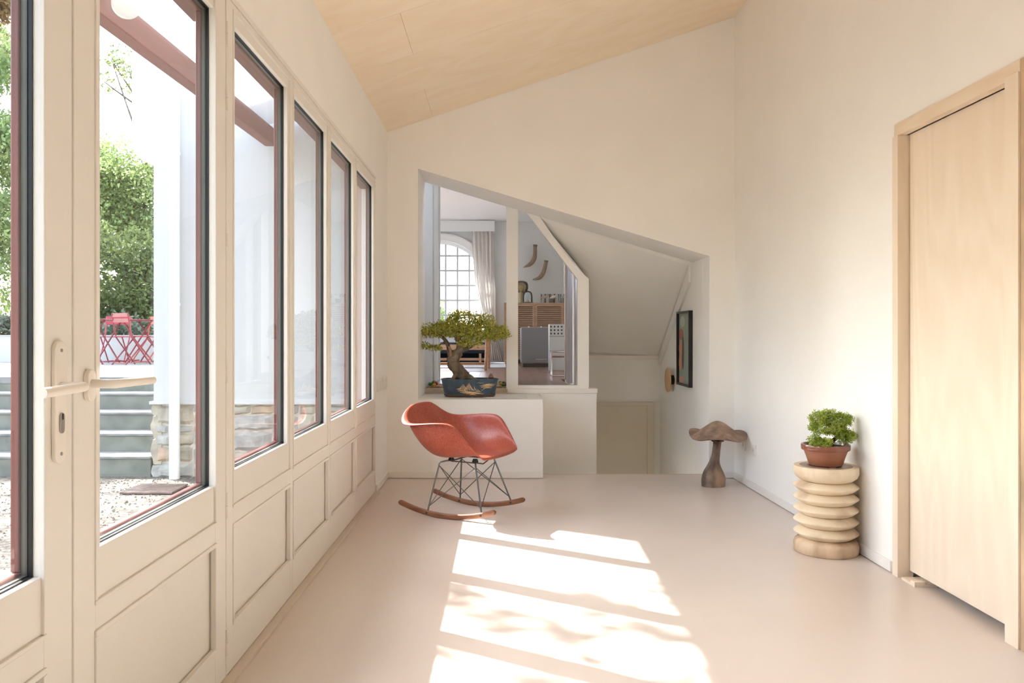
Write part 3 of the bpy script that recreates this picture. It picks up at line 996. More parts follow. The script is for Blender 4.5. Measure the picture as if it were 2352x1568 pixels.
# grey low cabinet, perforated unit, tubular chair behind the pane
zc = 11.4
s = zc / F
e = empty('sideboard', ((1246 - VX) * s, zc, FL), label='low grey lacquered sideboard before the slatted cabinet', cat='sideboard')
GS = mat('grey_lacquer', (0.17, 0.18, 0.20), 0.3)
MB().box(-0.31, 0.30, 0, 0.35, 0.05, 0.57).build('body', GS, e, bevel=0.02)
MB().box(-0.10, 0.06, -0.012, -0.0005, 0.105, 0.117).build('handle', mat('steel_grey', (0.45, 0.43, 0.4)), e)
MB().box(-0.28, 0.27, 0.02, 0.33, 0.0, 0.05).build('plinth', BLACK, e)
zc = 10.3
s = zc / F
e = empty('perforated_unit', ((1282 - VX) * s, zc, FL), label='pale grey metal unit with rows of round holes', cat='metal unit')
GM = mat('pale_grey_metal', (0.50, 0.52, 0.53), 0.35)
MB().box(-0.115, 0.115, 0, 0.2, 0.0, 0.60).build('body', GM, e, bevel=0.004)
for r in range(3):
    for c in range(5):
        MB().lathe([(0.012, -0.0008), (0.012, -0.0002)], 12, (-0.092 + 0.046 * c, 0, 0.568 - 0.045 * r), axis='y').build('hole', BLACK, e)
for z in (0.44, 0.25):
    MB().box(-0.115, 0.115, -0.002, -0.0003, z, z + 0.006).build('seam', mat('dark_seam', (0.1, 0.1, 0.1)), e)
zc = 8.9
s = zc / F
e = empty('tubular_chair', ((1286 - VX) * s, zc, FL), label='chrome tube cantilever stool with brown leather seat', cat='stool')
CHR = mat('chrome', (0.75, 0.75, 0.76), 0.12, 1.0)
for sg, nm in ((-1, 'frame'), (1, 'frame')):
    x = 0.085 * sg
    pth = spline3([(x, -0.1, 0.01), (x, 0.1, 0.01), (x, 0.14, 0.05), (x, 0.14, 0.17), (x, 0.1, 0.205), (x, -0.1, 0.205)], 40)
    MB().tube(pth, 0.008, 10).build(nm, CHR, e, smooth=True)
MB().tube([(-0.085, -0.1, 0.01), (0.085, -0.1, 0.01)], 0.008, 8).build('crossbar', CHR, e, smooth=True)
MB().tube([(-0.085, 0.125, 0.27), (0.085, 0.125, 0.27)], 0.008, 8).tube([(-0.085, 0.14, 0.17), (-0.085, 0.125, 0.27)], 0.008, 8).tube([(0.085, 0.14, 0.17), (0.085, 0.125, 0.27)], 0.008, 8).build('back_bar', CHR, e, smooth=True)
MB().box(-0.092, 0.092, -0.1, 0.1, 0.212, 0.228).build('seat', mat('brown_leather', (0.14, 0.07, 0.05), 0.45), e, bevel=0.004)

# table, bench, rugs
zc = 10.5
s = zc / F
TW = wood('honey_table_wood', (0.36, 0.20, 0.11), (0.46, 0.28, 0.17), 'X', 6)
e = empty('table', ((1060 - VX) * s, zc, FL), label='honey wood table with splayed round legs behind the bonsai', cat='table')
MB().box(-0.42, 0.37, -0.05, 0.6, 0.55, 0.58).build('table_top', TW, e, bevel=0.004)
for (x0, x1, y0, y1) in ((0.345, 0.318, 0, -0.02), (0.36, 0.352, 0.42, 0.44), (-0.36, -0.35, 0, -0.02), (-0.36, -0.35, 0.42, 0.44)):
    MB().tube([(x0, y0, 0.549), (x1, y1, 0)], [0.027, 0.02], 14).build('leg', TW, e, smooth=True)
MB().box(-0.33, 0.30, -0.02, 0.02, 0.065, 0.10).build('stretcher', TW, e)
zc = 12.3
s = zc / F
e = empty('bench', ((1050 - VX) * s, zc, FL + 0.0125), label='low wooden bench frame with dark blue seat under the arched window', cat='bench')
MB().box(-0.55, 0.45, 0, 0.025, 0.215, 0.30).build('front_board', TW, e)
MB().box(-0.55, 0.45, 0.026, 0.6, 0.16, 0.33).build('seat_pad', mat('navy_fabric', (0.012, 0.016, 0.03), 0.8), e, bevel=0.02)
for x in (-0.5, -0.1, 0.355):
    MB().box(x - 0.018, x + 0.018, 0.002, 0.04, 0.0, 0.159).build('leg', TW, e)
MB().box(-0.55, 0.45, 0.0415, 0.06, 0.05, 0.09).build('rail', TW, e)
MB().box(-0.55, 0.45, 0.5, 0.52, 0.0, 0.16).build('back_panel', mat('navy_fabric', (0.012, 0.016, 0.03)), e)
b = MB().box(-1.6, 0.06, 11.05, 13.0, FL, FL + 0.012)
tag(b.build('carpet', mat('pale_blue_grey_wool', (0.42, 0.44, 0.47), 0.95, var=0.2, scale=80)), 'pale grey woven carpet under the bench', 'carpet')
# rag rug with tufts by the sill
e = empty('rag_rug', (-0.3, 7.1, FL), label='striped rag rug with bright pompoms behind the bonsai pot', cat='rug')
cols = [(0.5, 0.36, 0.24), (0.30, 0.04, 0.04), (0.55, 0.45, 0.33), (0.6, 0.38, 0.08), (0.52, 0.4, 0.28), (0.35, 0.06, 0.05), (0.5, 0.4, 0.3), (0.08, 0.22, 0.09)]
for k in range(8):
    MB().box(-0.34, 0.345, -0.18 + 0.05 * k, -0.133 + 0.05 * k, 0.0, 0.014).build('stripe', mat('rug_%d' % k, cols[k], 0.95, var=0.3, scale=50), e)
tc = [(0.06, 0.25, 0.07), (0.6, 0.4, 0.05), (0.35, 0.02, 0.03), (0.02, 0.02, 0.025), (0.06, 0.3, 0.1)]
for k in range(16):
    x = (-0.315 if k % 2 else 0.30) + R.uniform(-0.02, 0.03)
    y = -0.16 + 0.024 * k
    MB().lathe([(0.004, 0), (0.016, 0.006), (0.019, 0.014), (0.013, 0.024), (0.002, 0.028)], 9, (x, y, 0.0141)).build('pompom', mat('tuft_%d' % (k % 5), tc[k % 5], 0.95), e, smooth=True)

# ------------------------------------------------------------------ picture and wall lamp on the stair wall
xw = OX1 + 0.004
e = empty('picture', (xw, 7.05, 0.676), label='black framed abstract print on the stair wall', cat='picture')
z0, z1 = 6.80, 7.285
MB().ring('x', -0.035, -0.0005, (z0 - 7.05, z1 - 7.05, 0, 0.66), (z0 - 7.05 + 0.018, z1 - 7.05 - 0.018, 0.018, 0.642)).build('frame', mat('black_frame', (0.012, 0.012, 0.012), 0.35), e)
pr = MB().box(-0.012, -0.001, z0 - 7.05 + 0.018, z1 - 7.05 - 0.018, 0.018, 0.642).build('print', mat('print_sage', (0.30, 0.36, 0.30), 0.6), e)


def blob(y, z, ry, rz, d, n=20, z_cut=None):
    return MB().prism([(-0.012 - d, y + ry * math.cos(2 * math.pi * i / n), z + rz * math.sin(2 * math.pi * i / n)) for i in range(n)], (0.0006, 0, 0))


yo = 0.12
for (yy, zz, ry, rz, c, d) in ((0.14, 0.455, 0.095, 0.05, (0.42, 0.17, 0.13), 0.0008), (0.15, 0.33, 0.07, 0.06, (0.62, 0.29, 0.18), 0.0012), (0.16, 0.20, 0.06, 0.07, (0.62, 0.29, 0.18), 0.0016),
                               (0.12, 0.05, 0.1, 0.03, (0.55, 0.3, 0.22), 0.0008), (0.08, 0.57, 0.1, 0.05, (0.42, 0.48, 0.42), 0.0008), (0.06, 0.29, 0.035, 0.15, (0.08, 0.07, 0.06), 0.0022)):
    blob(yy, zz, ry, rz, d).build('colour_shape', mat('print_%d' % int(zz * 1000), c, 0.6), pr)
sc_ = empty('wall_lamp', (xw, 7.56, 0.70), label='round wooden disc wall lamp on a black mount', cat='lamp')
MB().lathe([(0.045, -0.045), (0.045, -0.0005)], 24, axis='x').build('mount', BLACK, sc_, smooth=True)
MB().lathe([(0.113, -0.062), (0.118, -0.058), (0.118, -0.05), (0.113, -0.046)], 40, axis='x').build('disc', wood('golden_disc_wood', (0.55, 0.33, 0.15), (0.66, 0.43, 0.22), 'Z', 10), sc_, smooth=True)

# ------------------------------------------------------------------ switches and sockets
WP = mat('white_plastic', (0.80, 0.78, 0.74), 0.3)
for k, (a, c) in enumerate(((5.735, 5.945), (6.0, 6.215))):
    e = empty('light_switch', (XL, (a + c) / 2, 0.76), label=('double white switch plate nearer the windows', 'double white switch plate nearer the corner')[k], cat='switch', group='switch plates in the left corner')
    hw = (c - a) / 2
    MB().box(0.0003, 0.008, -hw, hw, -0.045, 0.045).build('plate', WP, e, bevel=0.002)
    for q in (-1, 1):
        MB().box(0.0083, 0.0105, q * hw * 0.48 - 0.035, q * hw * 0.48 + 0.035, -0.033, 0.033).build('rocker', WP, e, bevel=0.001)
for k, (px, py) in enumerate(((1710, 1021), (1733, 1034))):
    zc = 1.835 * F / (px - VX)
    zz = CH - (py - VY) * zc / F
    e = empty('socket', (XR(zc), zc, zz), math.atan(0.0105), label=('white wall socket nearer the back corner', 'white wall socket nearer the carved stool')[k], cat='socket', group='sockets on the right wall')
    MB().box(-0.009, -0.0003, -0.041, 0.041, -0.041, 0.041).build('plate', WP, e, bevel=0.002)
    MB().lathe([(0.021, -0.0012), (0.021, 0.0)], 24, (-0.0092, 0, 0), axis='x').build('face', mat('white_plastic_inner', (0.7, 0.68, 0.65), 0.4), e)
    for q in (-1, 1):
        MB().lathe([(0.003, -0.0014), (0.003, 0)], 10, (-0.0094, q * 0.0095, 0), axis='x').build('pin_hole', BLACK, e)

# ------------------------------------------------------------------ rocking armchair
ch = empty('rocking_chair', (-0.25, 5.07, 0), math.radians(-26.5), label='red fibreglass rocking armchair with wire legs and wooden rockers', cat='chair')
# local: x forward, y to the far side (left of the sitter), z up
FIB = bpy.data.materials.new('red_fibreglass')
FIB.use_nodes = True
t = FIB.node_tree
bs = t.nodes['Principled BSDF']
bs.inputs['Roughness'].default_value = 0.33
tcn = t.nodes.new('ShaderNodeTexCoord')
n1 = t.nodes.new('ShaderNodeTexNoise')
n1.inputs['Scale'].default_value = 130
n1.inputs['Detail'].default_value = 3
n1.inputs['Distortion'].default_value = 2.0
n0 = t.nodes.new('ShaderNodeTexNoise')
n0.inputs['Scale'].default_value = 9
rp = t.nodes.new('ShaderNodeValToRGB')
rp.color_ramp.elements[0].position = 0.36
rp.color_ramp.elements[1].position = 0.72
rp.color_ramp.elements[0].color = (0.33, 0.055, 0.034, 1)
rp.color_ramp.elements[1].color = (0.52, 0.155, 0.098, 1)
mxn = t.nodes.new('ShaderNodeMath')
mxn.operation = 'MULTIPLY_ADD'
mxn.inputs[1].default_value = 0.25
sb = t.nodes.new('ShaderNodeMath')
sb.operation = 'SUBTRACT'
sb.inputs[1].default_value = 0.125
t.links.new(tcn.outputs['Object'], n1.inputs['Vector'])
t.links.new(tcn.outputs['Object'], n0.inputs['Vector'])
t.links.new(n0.outputs['Fac'], mxn.inputs[0])
t.links.new(n1.outputs['Fac'], mxn.inputs[2])
t.links.new(mxn.outputs[0], sb.inputs[0])
t.links.new(sb.outputs[0], rp.inputs['Fac'])
t.links.new(rp.outputs['Color'], bs.inputs['Base Color'])
tl_ = t.nodes.new('ShaderNodeBsdfTranslucent')
t.links.new(rp.outputs['Color'], tl_.inputs['Color'])
ms = t.nodes.new('ShaderNodeMixShader')
ms.inputs[0].default_value = 0.12
t.links.new(bs.outputs[0], ms.inputs[1])
t.links.new(tl_.outputs[0], ms.inputs[2])
t.links.new(ms.outputs[0], t.nodes['Material Output'].inputs['Surface'])

NT, NS = 48, 15
Cc = catmull([(0, 0.290, 0.372), (0.08, 0.272, 0.386), (0.18, 0.225, 0.388), (0.35, 0.10, 0.372), (0.5, -0.03, 0.357), (0.6, -0.11, 0.362), (0.68, -0.165, 0.40), (0.78, -0.215, 0.475), (0.9, -0.268, 0.60), (1, -0.300, 0.690)], NT)
Rc = catmull([(0, 0.262, 0.205, 0.378), (0.07, 0.268, 0.243, 0.392), (0.16, 0.232, 0.268, 0.435), (0.28, 0.170, 0.287, 0.515), (0.37, 0.118, 0.298, 0.575), (0.43, 0.075, 0.305, 0.594), (0.52, 0.0, 0.312, 0.596), (0.63, -0.105, 0.310, 0.588), (0.72, -0.185, 0.290, 0.583), (0.79, -0.235, 0.258, 0.592), (0.87, -0.275, 0.215, 0.622), (0.94, -0.295, 0.165, 0.655), (1, -0.302, 0.105, 0.680)], NT)
half = []
for i in range(NT):
    cx_, cz_ = Cc[i]
    rx_, ry_, rz_ = Rc[i]
    row = []
    tt = i / (NT - 1)
    # in the seat the section is flat then turns up; in the back it is a gentle curve
    for j in range(NS):
        u = j / (NS - 1)
        a = u * math.pi / 2
        pw = 1.0
        q_ = 2 / (2.75 - 0.75 * min(1, max(0, (tt - 0.5) / 0.3)))
        g = math.sin(a) ** q_
        h = 1 - math.cos(a) ** q_
        k = u ** 1.6
        fx = cx_ + (rx_ - cx_) * (k if tt > 0.45 else u ** 1.3)
        row.append((fx, ry_ * g, cz_ + (rz_ - cz_) * h))
    # rolled-out lip
    lipw = 0.016 * min(1, max(0, (tt - 0.12) / 0.2)) * (1 - 0.75 * max(0, (tt - 0.7) / 0.3))
    row.append((rx_ + (-0.004 if tt > 0.75 else 0.002), ry_ + lipw * 0.7, rz_ + 0.002))
    fl_ = 0.022 * math.exp(-((tt - 0.83) / 0.13) ** 2)
    row[-1] = (row[-1][0] - fl_ * 0.55, row[-1][1] + fl_ * 0.45, row[-1][2])
    row.append((rx_ + (-0.008 if tt > 0.75 else 0.004) - fl_ * 0.9, ry_ + lipw * 1.3 + fl_ * 0.7 - 0, rz_ - 0.005 * (1 if tt < 0.85 else 0.3) - fl_ * 0.6))
    half.append(row)
pts = []
M_ = NS + 2
for i in range(NT):
    full = [(p[0], -p[1], p[2]) for p in reversed(half[i][1:])] + half[i]
    pts += full
sh = MB().grid(pts, NT, 2 * M_ - 1).build('seat_shell', FIB, ch, smooth=True, angle=180)
md = sh.modifiers.new('s', 'SOLIDIFY')
md.thickness = 0.006
md.offset = 0
md = sh.modifiers.new('d', 'SUBSURF')
md.levels = 1
md.render_levels = 1
WAL = wood('walnut', (0.20, 0.085, 0.045), (0.33, 0.155, 0.085), 'X', 9, 0.38, 2)
WIRE = mat('dark_steel_wire', (0.16, 0.16, 0.165), 0.28, 0.9)
Rr_ = 1.02
RY = 0.205


def rock(x):
    return Rr_ - math.sqrt(Rr_ * Rr_ - x * x)


for sg in (-1, 1):
    n = 40
    prof = []
    vs_, fs_ = [], []
    for i in range(n):
        x = 0.347 * math.sin(math.pi / 2 * (2 * i / (n - 1) - 1)) if False else 0.347 * math.copysign(1 - (1 - abs(2 * i / (n - 1) - 1)) ** 1.5, i - (n - 1) / 2)
        e_ = min(1, (0.347 - abs(x)) / 0.014)
        tk = 0.031 * math.sqrt(max(0.0, 1 - (1 - e_) ** 2)) + 0.0006
        zb = rock(x)
        nx, nz = -x / Rr_, math.sqrt(1 - (x / Rr_) ** 2)
        for j in range(12):
            a = 2 * math.pi * j / 12 + math.pi / 12
            ca, sa = math.cos(a), math.sin(a)
            yy = 0.0125 * math.copysign(abs(ca) ** 0.5, ca)
            zz = 0.5 * tk * math.copysign(abs(sa) ** 0.5, sa)
            cxm = 0.0155 + (0.0155 - 0.5 * tk) * 0
            vs_.append((x + nx * (cxm + zz), sg * RY + yy, zb + nz * (cxm + zz)))
    for i in range(n - 1):
        for j in range(12):
            fs_.append((i * 12 + j, i * 12 + (j + 1) % 12, (i + 1) * 12 + (j + 1) % 12, (i + 1) * 12 + j))
    fs_.append(tuple(range(11, -1, -1)))
    fs_.append(tuple(range((n - 1) * 12, n * 12)))
    rk = MB().add(vs_, fs_).build('rocker', WAL, ch, smooth=True, angle=50)
    for fx in (-0.132, 0.248):
        MB().lathe([(0.0075, -0.0135), (0.0075, 0.0135)], 14, (fx, sg * RY, rock(fx) + 0.016), axis='y').build('bolt', mat('bolt_dark', (0.09, 0.085, 0.08), 0.4, 0.7), rk, smooth=True)
top, foot, mid_ = {}, {}, {}
for sg in (-1, 1):
    for k, (fm, fb, ff, lm, lb) in enumerate(((-0.02, -0.085, -0.132, 0.105, 0.142), (0.150, 0.166, 0.248, 0.105, 0.128))):
        mnt = (fm, sg * lm, 0.343)
        bend = (fb, sg * lb, 0.322)
        ft = (ff, sg * (RY - 0.0), rock(ff) + 0.020)
        pth = [mnt, (fm * 0.6 + fb * 0.4, sg * (lm * 0.6 + lb * 0.4), 0.341), (fb * 0.9 + fm * 0.1, sg * (lb * 0.95 + lm * .05), 0.333), bend,
               tuple(np.array(bend) * 0.9 + np.array(ft) * 0.1), ft]
        MB().tube(pth, 0.0052, 10).build('leg', WIRE, ch, smooth=True)
        MB().lathe([(0.019, 0), (0.019, 0.010), (0.015, 0.012), (0.015, 0.020)], 16, (fm, sg * lm, 0.345 - 0.002)).build('shock_mount', BLACK, ch, smooth=True)
        top[(sg, k)] = np.array(bend) * 0.97 + np.array(ft) * 0.03
        foot[(sg, k)] = np.array(bend) * 0.12 + np.array(ft) * 0.88
MB().tube([(-0.02, -0.105, 0.340), (-0.02, 0.105, 0.340)], 0.005, 8).build('mount_bar', WIRE, ch, smooth=True)
MB().tube([(0.150, -0.105, 0.340), (0.150, 0, 0.318), (0.150, 0.105, 0.340)], 0.004, 8).build('mount_bar', WIRE, ch, smooth=True)
MB().tube([(-0.02, -0.105, 0.338), (0.150, -0.105, 0.338)], 0.004, 8).build('mount_bar', WIRE, ch, smooth=True)
MB().tube([(-0.02, 0.105, 0.338), (0.150, 0.105, 0.338)], 0.004, 8).build('mount_bar', WIRE, ch, smooth=True)
for (a, c) in (((-1, 0), (1, 0)), ((-1, 1), (1, 1)), ((-1, 0), (-1, 1)), ((1, 0), (1, 1))):
    MB().tube([foot[a], top[c]], 0.0028, 8).build('brace_wire', WIRE, ch, smooth=True)
    MB().tube([foot[c], top[a]], 0.0028, 8).build('brace_wire', WIRE, ch, smooth=True)

# ------------------------------------------------------------------ large bonsai on the counter
ZBO = 6.56
base = Vector(((1079 - VX) * ZBO / F, ZBO, CT + 0.004))
bo = empty('bonsai', base, label='large spreading bonsai in a blue oval pot on the counter', cat='bonsai')
POT = mat('blue_glaze', (0.052, 0.085, 0.122), 0.5, var=0.2, scale=20, bump=0.08, bscale=80)
RX, RYp, PH = 0.236, 0.150, 0.145
pp_ = [(0.86, 0.012), (0.885, 0.02), (0.93, 0.07), (0.985, 0.132), (1.0, 0.136), (1.0, 0.145), (0.955, 0.145), (0.94, 0.12), (0.001, 0.12)]


def potlathe(prof, n=64):
    return MB().lathe([(r, z) for r, z in prof], n, (0, 0, 0), sx=RX, sy=RYp, p=2.7)


pot = potlathe(pp_).build('pot', POT, bo, smooth=True)
potlathe([(0.83, 0.0), (0.87, 0.003), (0.90, 0.016), (0.885, 0.021), (0.8, 0.021)]).build('foot_band', mat('brown_clay', (0.10, 0.062, 0.045), 0.7), pot, smooth=True)


def pot_front(x, z):
    r = np.interp(z, [0.02, 0.07, 0.132, 0.145], [0.885, 0.93, 0.985, 1.0])
    a = min(abs(x) / (RX * r), 0.999)
    return -RYp * r * (1 - a ** 2.7) ** (1 / 2.7)


def stroke(mb, pts, w):
    """painted stroke on the pot front: tapering ribbon lying on the glaze"""
    n = max(4, len(pts) * 4)
    c = spline3(pts, n)
    L, Rr2 = [], []
    for i in range(n):
        a, b_ = c[max(i - 1, 0)], c[min(i + 1, n - 1)]
        d = Vector((b_[0] - a[0], b_[1] - a[1]))
        d = d.normalized() if d.length > 1e-9 else Vector((1, 0))
        ww = w * (0.25 + 0.75 * math.sin(math.pi * (i + 0.5) / n))
        for sgn, lst in ((1, L), (-1, Rr2)):
            x = c[i][0] - d.y * ww * sgn
            z = c[i][1] + d.x * ww * sgn
            lst.append((x, pot_front(x, z) - 0.0012, z))
    k = len(L)
    mb.add(L + Rr2, [(i, i + 1, k + i + 1, k + i) for i in range(k - 1)])


# picture coordinates: pixels in the photo -> metres on the pot
def pq(px, py):
    return ((px - 1079) * (ZBO - 0.14) / F, (CH - (py - VY) * (ZBO - 0.145) / F) - base.z)


gp = MB()
gg = random.Random(5)


def hill(xa, xp, xc, yb, yp, n_):
    """a hill drawn as a fan of brush strokes from its foot line to its outline"""
    for i in range(n_):
        u = (i + 0.5) / n_
        x = xa + (xc - xa) * u
        top_ = yb + (yp - yb) * max(0.15, 1 - abs(x - xp) / max(xp - xa if x < xp else xc - xp, 1e-6)) ** 0.7
        stroke(gp, [pq(x + gg.uniform(-1, 1) + 2, yb), pq(x + 1, (yb + top_) / 2), pq(x + (xp - x) * 0.25, top_)], 0.0022)


hill(1052, 1066, 1074, 896, 881, 8)
hill(1066, 1079, 1088, 897, 878, 9)
hill(1086, 1091, 1095, 898, 886, 3)
hill(1094, 1098, 1103, 899, 893, 3)
for (xa, xc, y, w_) in ((1050, 1062, 893.5, 0.0025), (1053, 1075, 897.5, 0.003), (1058, 1092, 900.5, 0.004), (1064, 1104, 902.5, 0.0035), (1072, 1113, 904.2, 0.0028), (1080, 1095, 906.5, 0.003), (1088, 1108, 900.3, 0.002),
                        (1104, 1137, 886.0, 0.0035), (1110, 1140, 883.2, 0.003), (1106, 1132, 889.0, 0.003), (1112, 1130, 891.3, 0.0025), (1114, 1128, 884.6, 0.0025)):
    stroke(gp, [pq(xa, y + 0.4), pq((xa + xc) / 2, y - 0.7), pq(xc, y + 0.3)], w_)
for (x, y) in ((1117, 883), (1121, 881.5), (1125, 880.5), (1129, 882.5)):
    stroke(gp, [pq(x, y + 2.5), pq(x + 0.5, y)], 0.002)
stroke(gp, [pq(1097, 879.5), pq(1102, 878.5), pq(1105, 880), pq(1110, 879), pq(1114, 880.5)], 0.0011)
for (x, y) in ((1109, 896), (1113, 893)):
    stroke(gp, [pq(x - 1.5, y + 0.7), pq(x + 1.5, y - 0.7)], 0.002)
gp.build('gold_landscape', mat('gold_paint', (0.74, 0.50, 0.23), 0.45), pot, fix=False)
# soil
n = 24
pts = []
sv = []
for i in range(n):
    for j in range(9):
        a = 2 * math.pi * i / n
        u = j / 8
        ca, sa = math.cos(a), math.sin(a)
        x = math.copysign(abs(ca) ** (2 / 2.7), ca) * RX * 0.94 * u
        y = math.copysign(abs(sa) ** (2 / 2.7), sa) * RYp * 0.94 * u
        sv.append((x, y, 0.127 + 0.022 * (1 - u * u) * math.exp(-((x + 0.01) / 0.12) ** 2) + 0.003 * noise.noise(Vector((x * 40, y * 40, 0)))))
b = MB()
b.add(sv, [(i * 9 + j, i * 9 + j + 1, ((i + 1) % n) * 9 + j + 1, ((i + 1) % n) * 9 + j) for i in range(n) for j in range(8)])
b.build('soil', mat('mossy_soil', (0.030, 0.026, 0.014), 0.95, col2=(0.07, 0.085, 0.02), scale=40, bump=0.6, bscale=150), bo, smooth=True)
BARK = mat('bonsai_bark', (0.105, 0.080, 0.058), 0.85, col2=(0.27, 0.215, 0.155), scale=14, stretch=(1, 1, 0.5), bump=0.9, bscale=45)


def B(px, py, dz=0.0):
    p = P(px, py, ZBO + dz)
    return tuple(p - base)


def limb(mb, pts, rad, n=12, sub=5):
    m = len(pts) * sub
    c = spline3(pts, m)
    r = [v[0] for v in spline3([(q,) for q in rad], m)]
    n0 = len(mb.v)
    mb.tube(c, r, n)
    for k in range(n0, len(mb.v)):
        v = Vector(mb.v[k])
        i = min((k - n0) // n, m - 1)
        d = v - Vector(c[i])
        mb.v[k] = tuple(Vector(c[i]) + d * (1 + 0.28 * noise.noise(v * 38) + 0.12 * noise.noise(v * 90)))


tk = MB()
limb(tk, [B(1082, 876), B(1067, 866), B(1054, 852), B(1044, 838), B(1041, 826), B(1049, 814), B(1057, 801), B(1056, 788), B(1050, 772), B(1060, 752), B(1068, 735)],
     [0.020, 0.050, 0.052, 0.049, 0.050, 0.040, 0.034, 0.028, 0.022, 0.015, 0.006], 18, 6)
limb(tk, [B(1043, 832), B(1036, 819), B(1032, 806), B(1029, 794), B(1022, 780), B(1008, 770), B(988, 765)], [0.032, 0.026, 0.022, 0.018, 0.016, 0.011, 0.004], 12)
limb(tk, [B(1055, 806), B(1068, 802), B(1080, 797), B(1090, 788), B(1110, 778), B(1140, 770)], [0.022, 0.019, 0.015, 0.012, 0.009, 0.004], 10)
limb(tk, [B(1050, 776), B(1075, 762, -0.05), B(1100, 745, 0.02), B(1112, 735)], [0.017, 0.013, 0.01, 0.004], 8)
limb(tk, [B(1024, 783), B(1008, 792, -0.03), B(992, 797, -0.03), B(978, 800, -0.03)], [0.009, 0.006, 0.005, 0.002], 8)
limb(tk, [B(1054, 854), B(1040, 868, -0.06), B(1030, 872, -0.07)], [0.03, 0.014, 0.006], 10)
limb(tk, [B(1066, 862), B(1080, 866, -0.05), B(1098, 873, -0.06)], [0.032, 0.018, 0.006], 10)
trk = tk.build('trunk', BARK, bo, smooth=True, angle=180)
MB().tube([B(1031, 795, -0.035), B(1035, 805, -0.035), B(1035, 822, -0.04)], [0.008, 0.010, 0.004], 8).build('dead_wood', mat('pale_dead_wood', (0.42, 0.27, 0.19), 0.7), trk, smooth=True)
k = ZBO / F
LEAF = mat('bonsai_leaf', (0.33, 0.40, 0.055), 0.45, col2=(0.66, 0.60, 0.15), scale=26, island=0.75, trans=0.35, lo=0.3, hi=0.7)
bl_ = []
gen = random.Random(7)
for (px, py, rx, ry, n, dz) in ((1062, 724, 34, 13, 900, 0.02), (1042, 732, 18, 9, 350, 0), (1106, 736, 30, 15, 900, 0.03), (1090, 742, 25, 12, 500, 0.03), (1122, 745, 20, 10, 450, 0.0),
                                (1008, 756, 40, 17, 1500, -0.03), (985, 764, 20, 11, 600, 0), (1040, 748, 38, 16, 1400, -0.05), (1062, 760, 45, 17, 1600, -0.06), (1085, 757, 32, 15, 900, -0.04), (1030, 766, 38, 10, 700, 0.05),
                                (1083, 782, 30, 13, 1000, -0.09), (1065, 788, 14, 8, 300, -0.1), (1112, 770, 25, 12, 800, -0.05), (1142, 760, 26, 15, 1000, -0.02), (1156, 768, 14, 11, 400, -0.02), (1130, 772, 25, 11, 700, -0.04),
                                (980, 795, 13, 6, 160, -0.03), (997, 799, 17, 6, 230, -0.03), (975, 790, 8, 6, 60, -0.03), (1010, 801, 8, 5, 90, -0.03)):
    bl_.append((B(px, py, dz), (rx * k, max(rx * k * 0.85, 0.05), ry * k), int(n * 0.8)))
leaves('foliage', bl_, LEAF, bo, 0.0165, 3, 0.6, 0.25, 0.5)
sl = MB().lathe([(0.026, 0), (0.030, 0.012), (0.024, 0.022), (0.025, 0.026), (0.018, 0.038), (0.019, 0.042), (0.010, 0.054), (0.001, 0.062)], 18, (B(1128, 870)[0], -0.05, 0.128))
sl.build('spiral_shell', mat('brown_shell', (0.05, 0.035, 0.028), 0.3, col2=(0.32, 0.20, 0.13), scale=30, stretch=(0.3, 0.3, 2.0)), bo, smooth=True)
# white cloth under the pot
pts = []
for i in range(40):
    for j in range(16):
        u, v = i / 39, j / 15
        x = -0.13 + 0.60 * u
        y = -0.22 + 0.38 * v + 0.03 * math.sin(7 * u)
        edge = min(u, 1 - u, v, 1 - v)
        z = 0.0012 + 0.0 * edge
        inpot = (abs((x) / (RX * 0.93)) ** 2.7 + abs(y / (RYp * 0.93)) ** 2.7) < 1
        if not inpot:
            z += 0.010 * max(0, noise.noise(Vector((x * 14, y * 18, 3)))) + (0.012 * max(0, noise.noise(Vector((x * 20, 1, 0)))) if v < 0.15 else 0)
        pts.append((x, y, z))
cz = MB().grid(pts, 40, 16).build('cloth', mat('white_cotton', (0.78, 0.77, 0.76), 0.9), smooth=True, angle=180)
cz.location = (base.x, ZBO, CT)
tag(cz, 'crumpled white cloth under the blue bonsai pot', 'cloth')

# ------------------------------------------------------------------ carved wooden mushroom
ZM = 5.95
mb_ = empty('mushroom_sculpture', ((1637 - VX) * ZM / F, ZM, 0), label='carved weathered wooden mushroom standing by the back corner', cat='sculpture')
MW = mat('weathered_wood', (0.11, 0.078, 0.060), 0.7, col2=(0.42, 0.285, 0.195), scale=9, stretch=(1, 1, 0.45), bump=0.25, bscale=50, detail=8, lo=0.40, hi=0.64)
MW2 = mat('weathered_cap_wood', (0.19, 0.13, 0.10), 0.65, col2=(0.40, 0.27, 0.19), scale=12, bump=0.15, bscale=60, detail=8, lo=0.40, hi=0.66)
sm = ZM / F
prof = [(26, 1120, 1637), (26.5, 1110, 1637), (26, 1100, 1638), (22, 1088, 1638), (16, 1076, 1639), (11.5, 1064, 1641), (9.5, 1050, 1644), (9, 1036, 1646), (9, 1024, 1647.5), (9.5, 1014, 1648), (11, 1006, 1648)]
vs_, fs_ = [], []
n = 32
prof = [(v[0], v[1], v[2]) for v in spline3(prof, 36)]
for (r, y, cx_) in prof:
    for j in range(n):
        a = 2 * math.pi * j / n
        rr = r * sm * (1 + 0.05 * math.sin(3 * a + y * 0.03) + 0.03 * math.sin(2 * a + 1))
        vs_.append(((cx_ - 1637) * sm + rr * math.cos(a), rr * math.sin(a), (1120 - y) * sm))
m = len(prof)
for i in range(m - 1):
    for j in range(n):
        fs_.append((i * n + j, i * n + (j + 1) % n, (i + 1) * n + (j + 1) % n, (i + 1) * n + j))
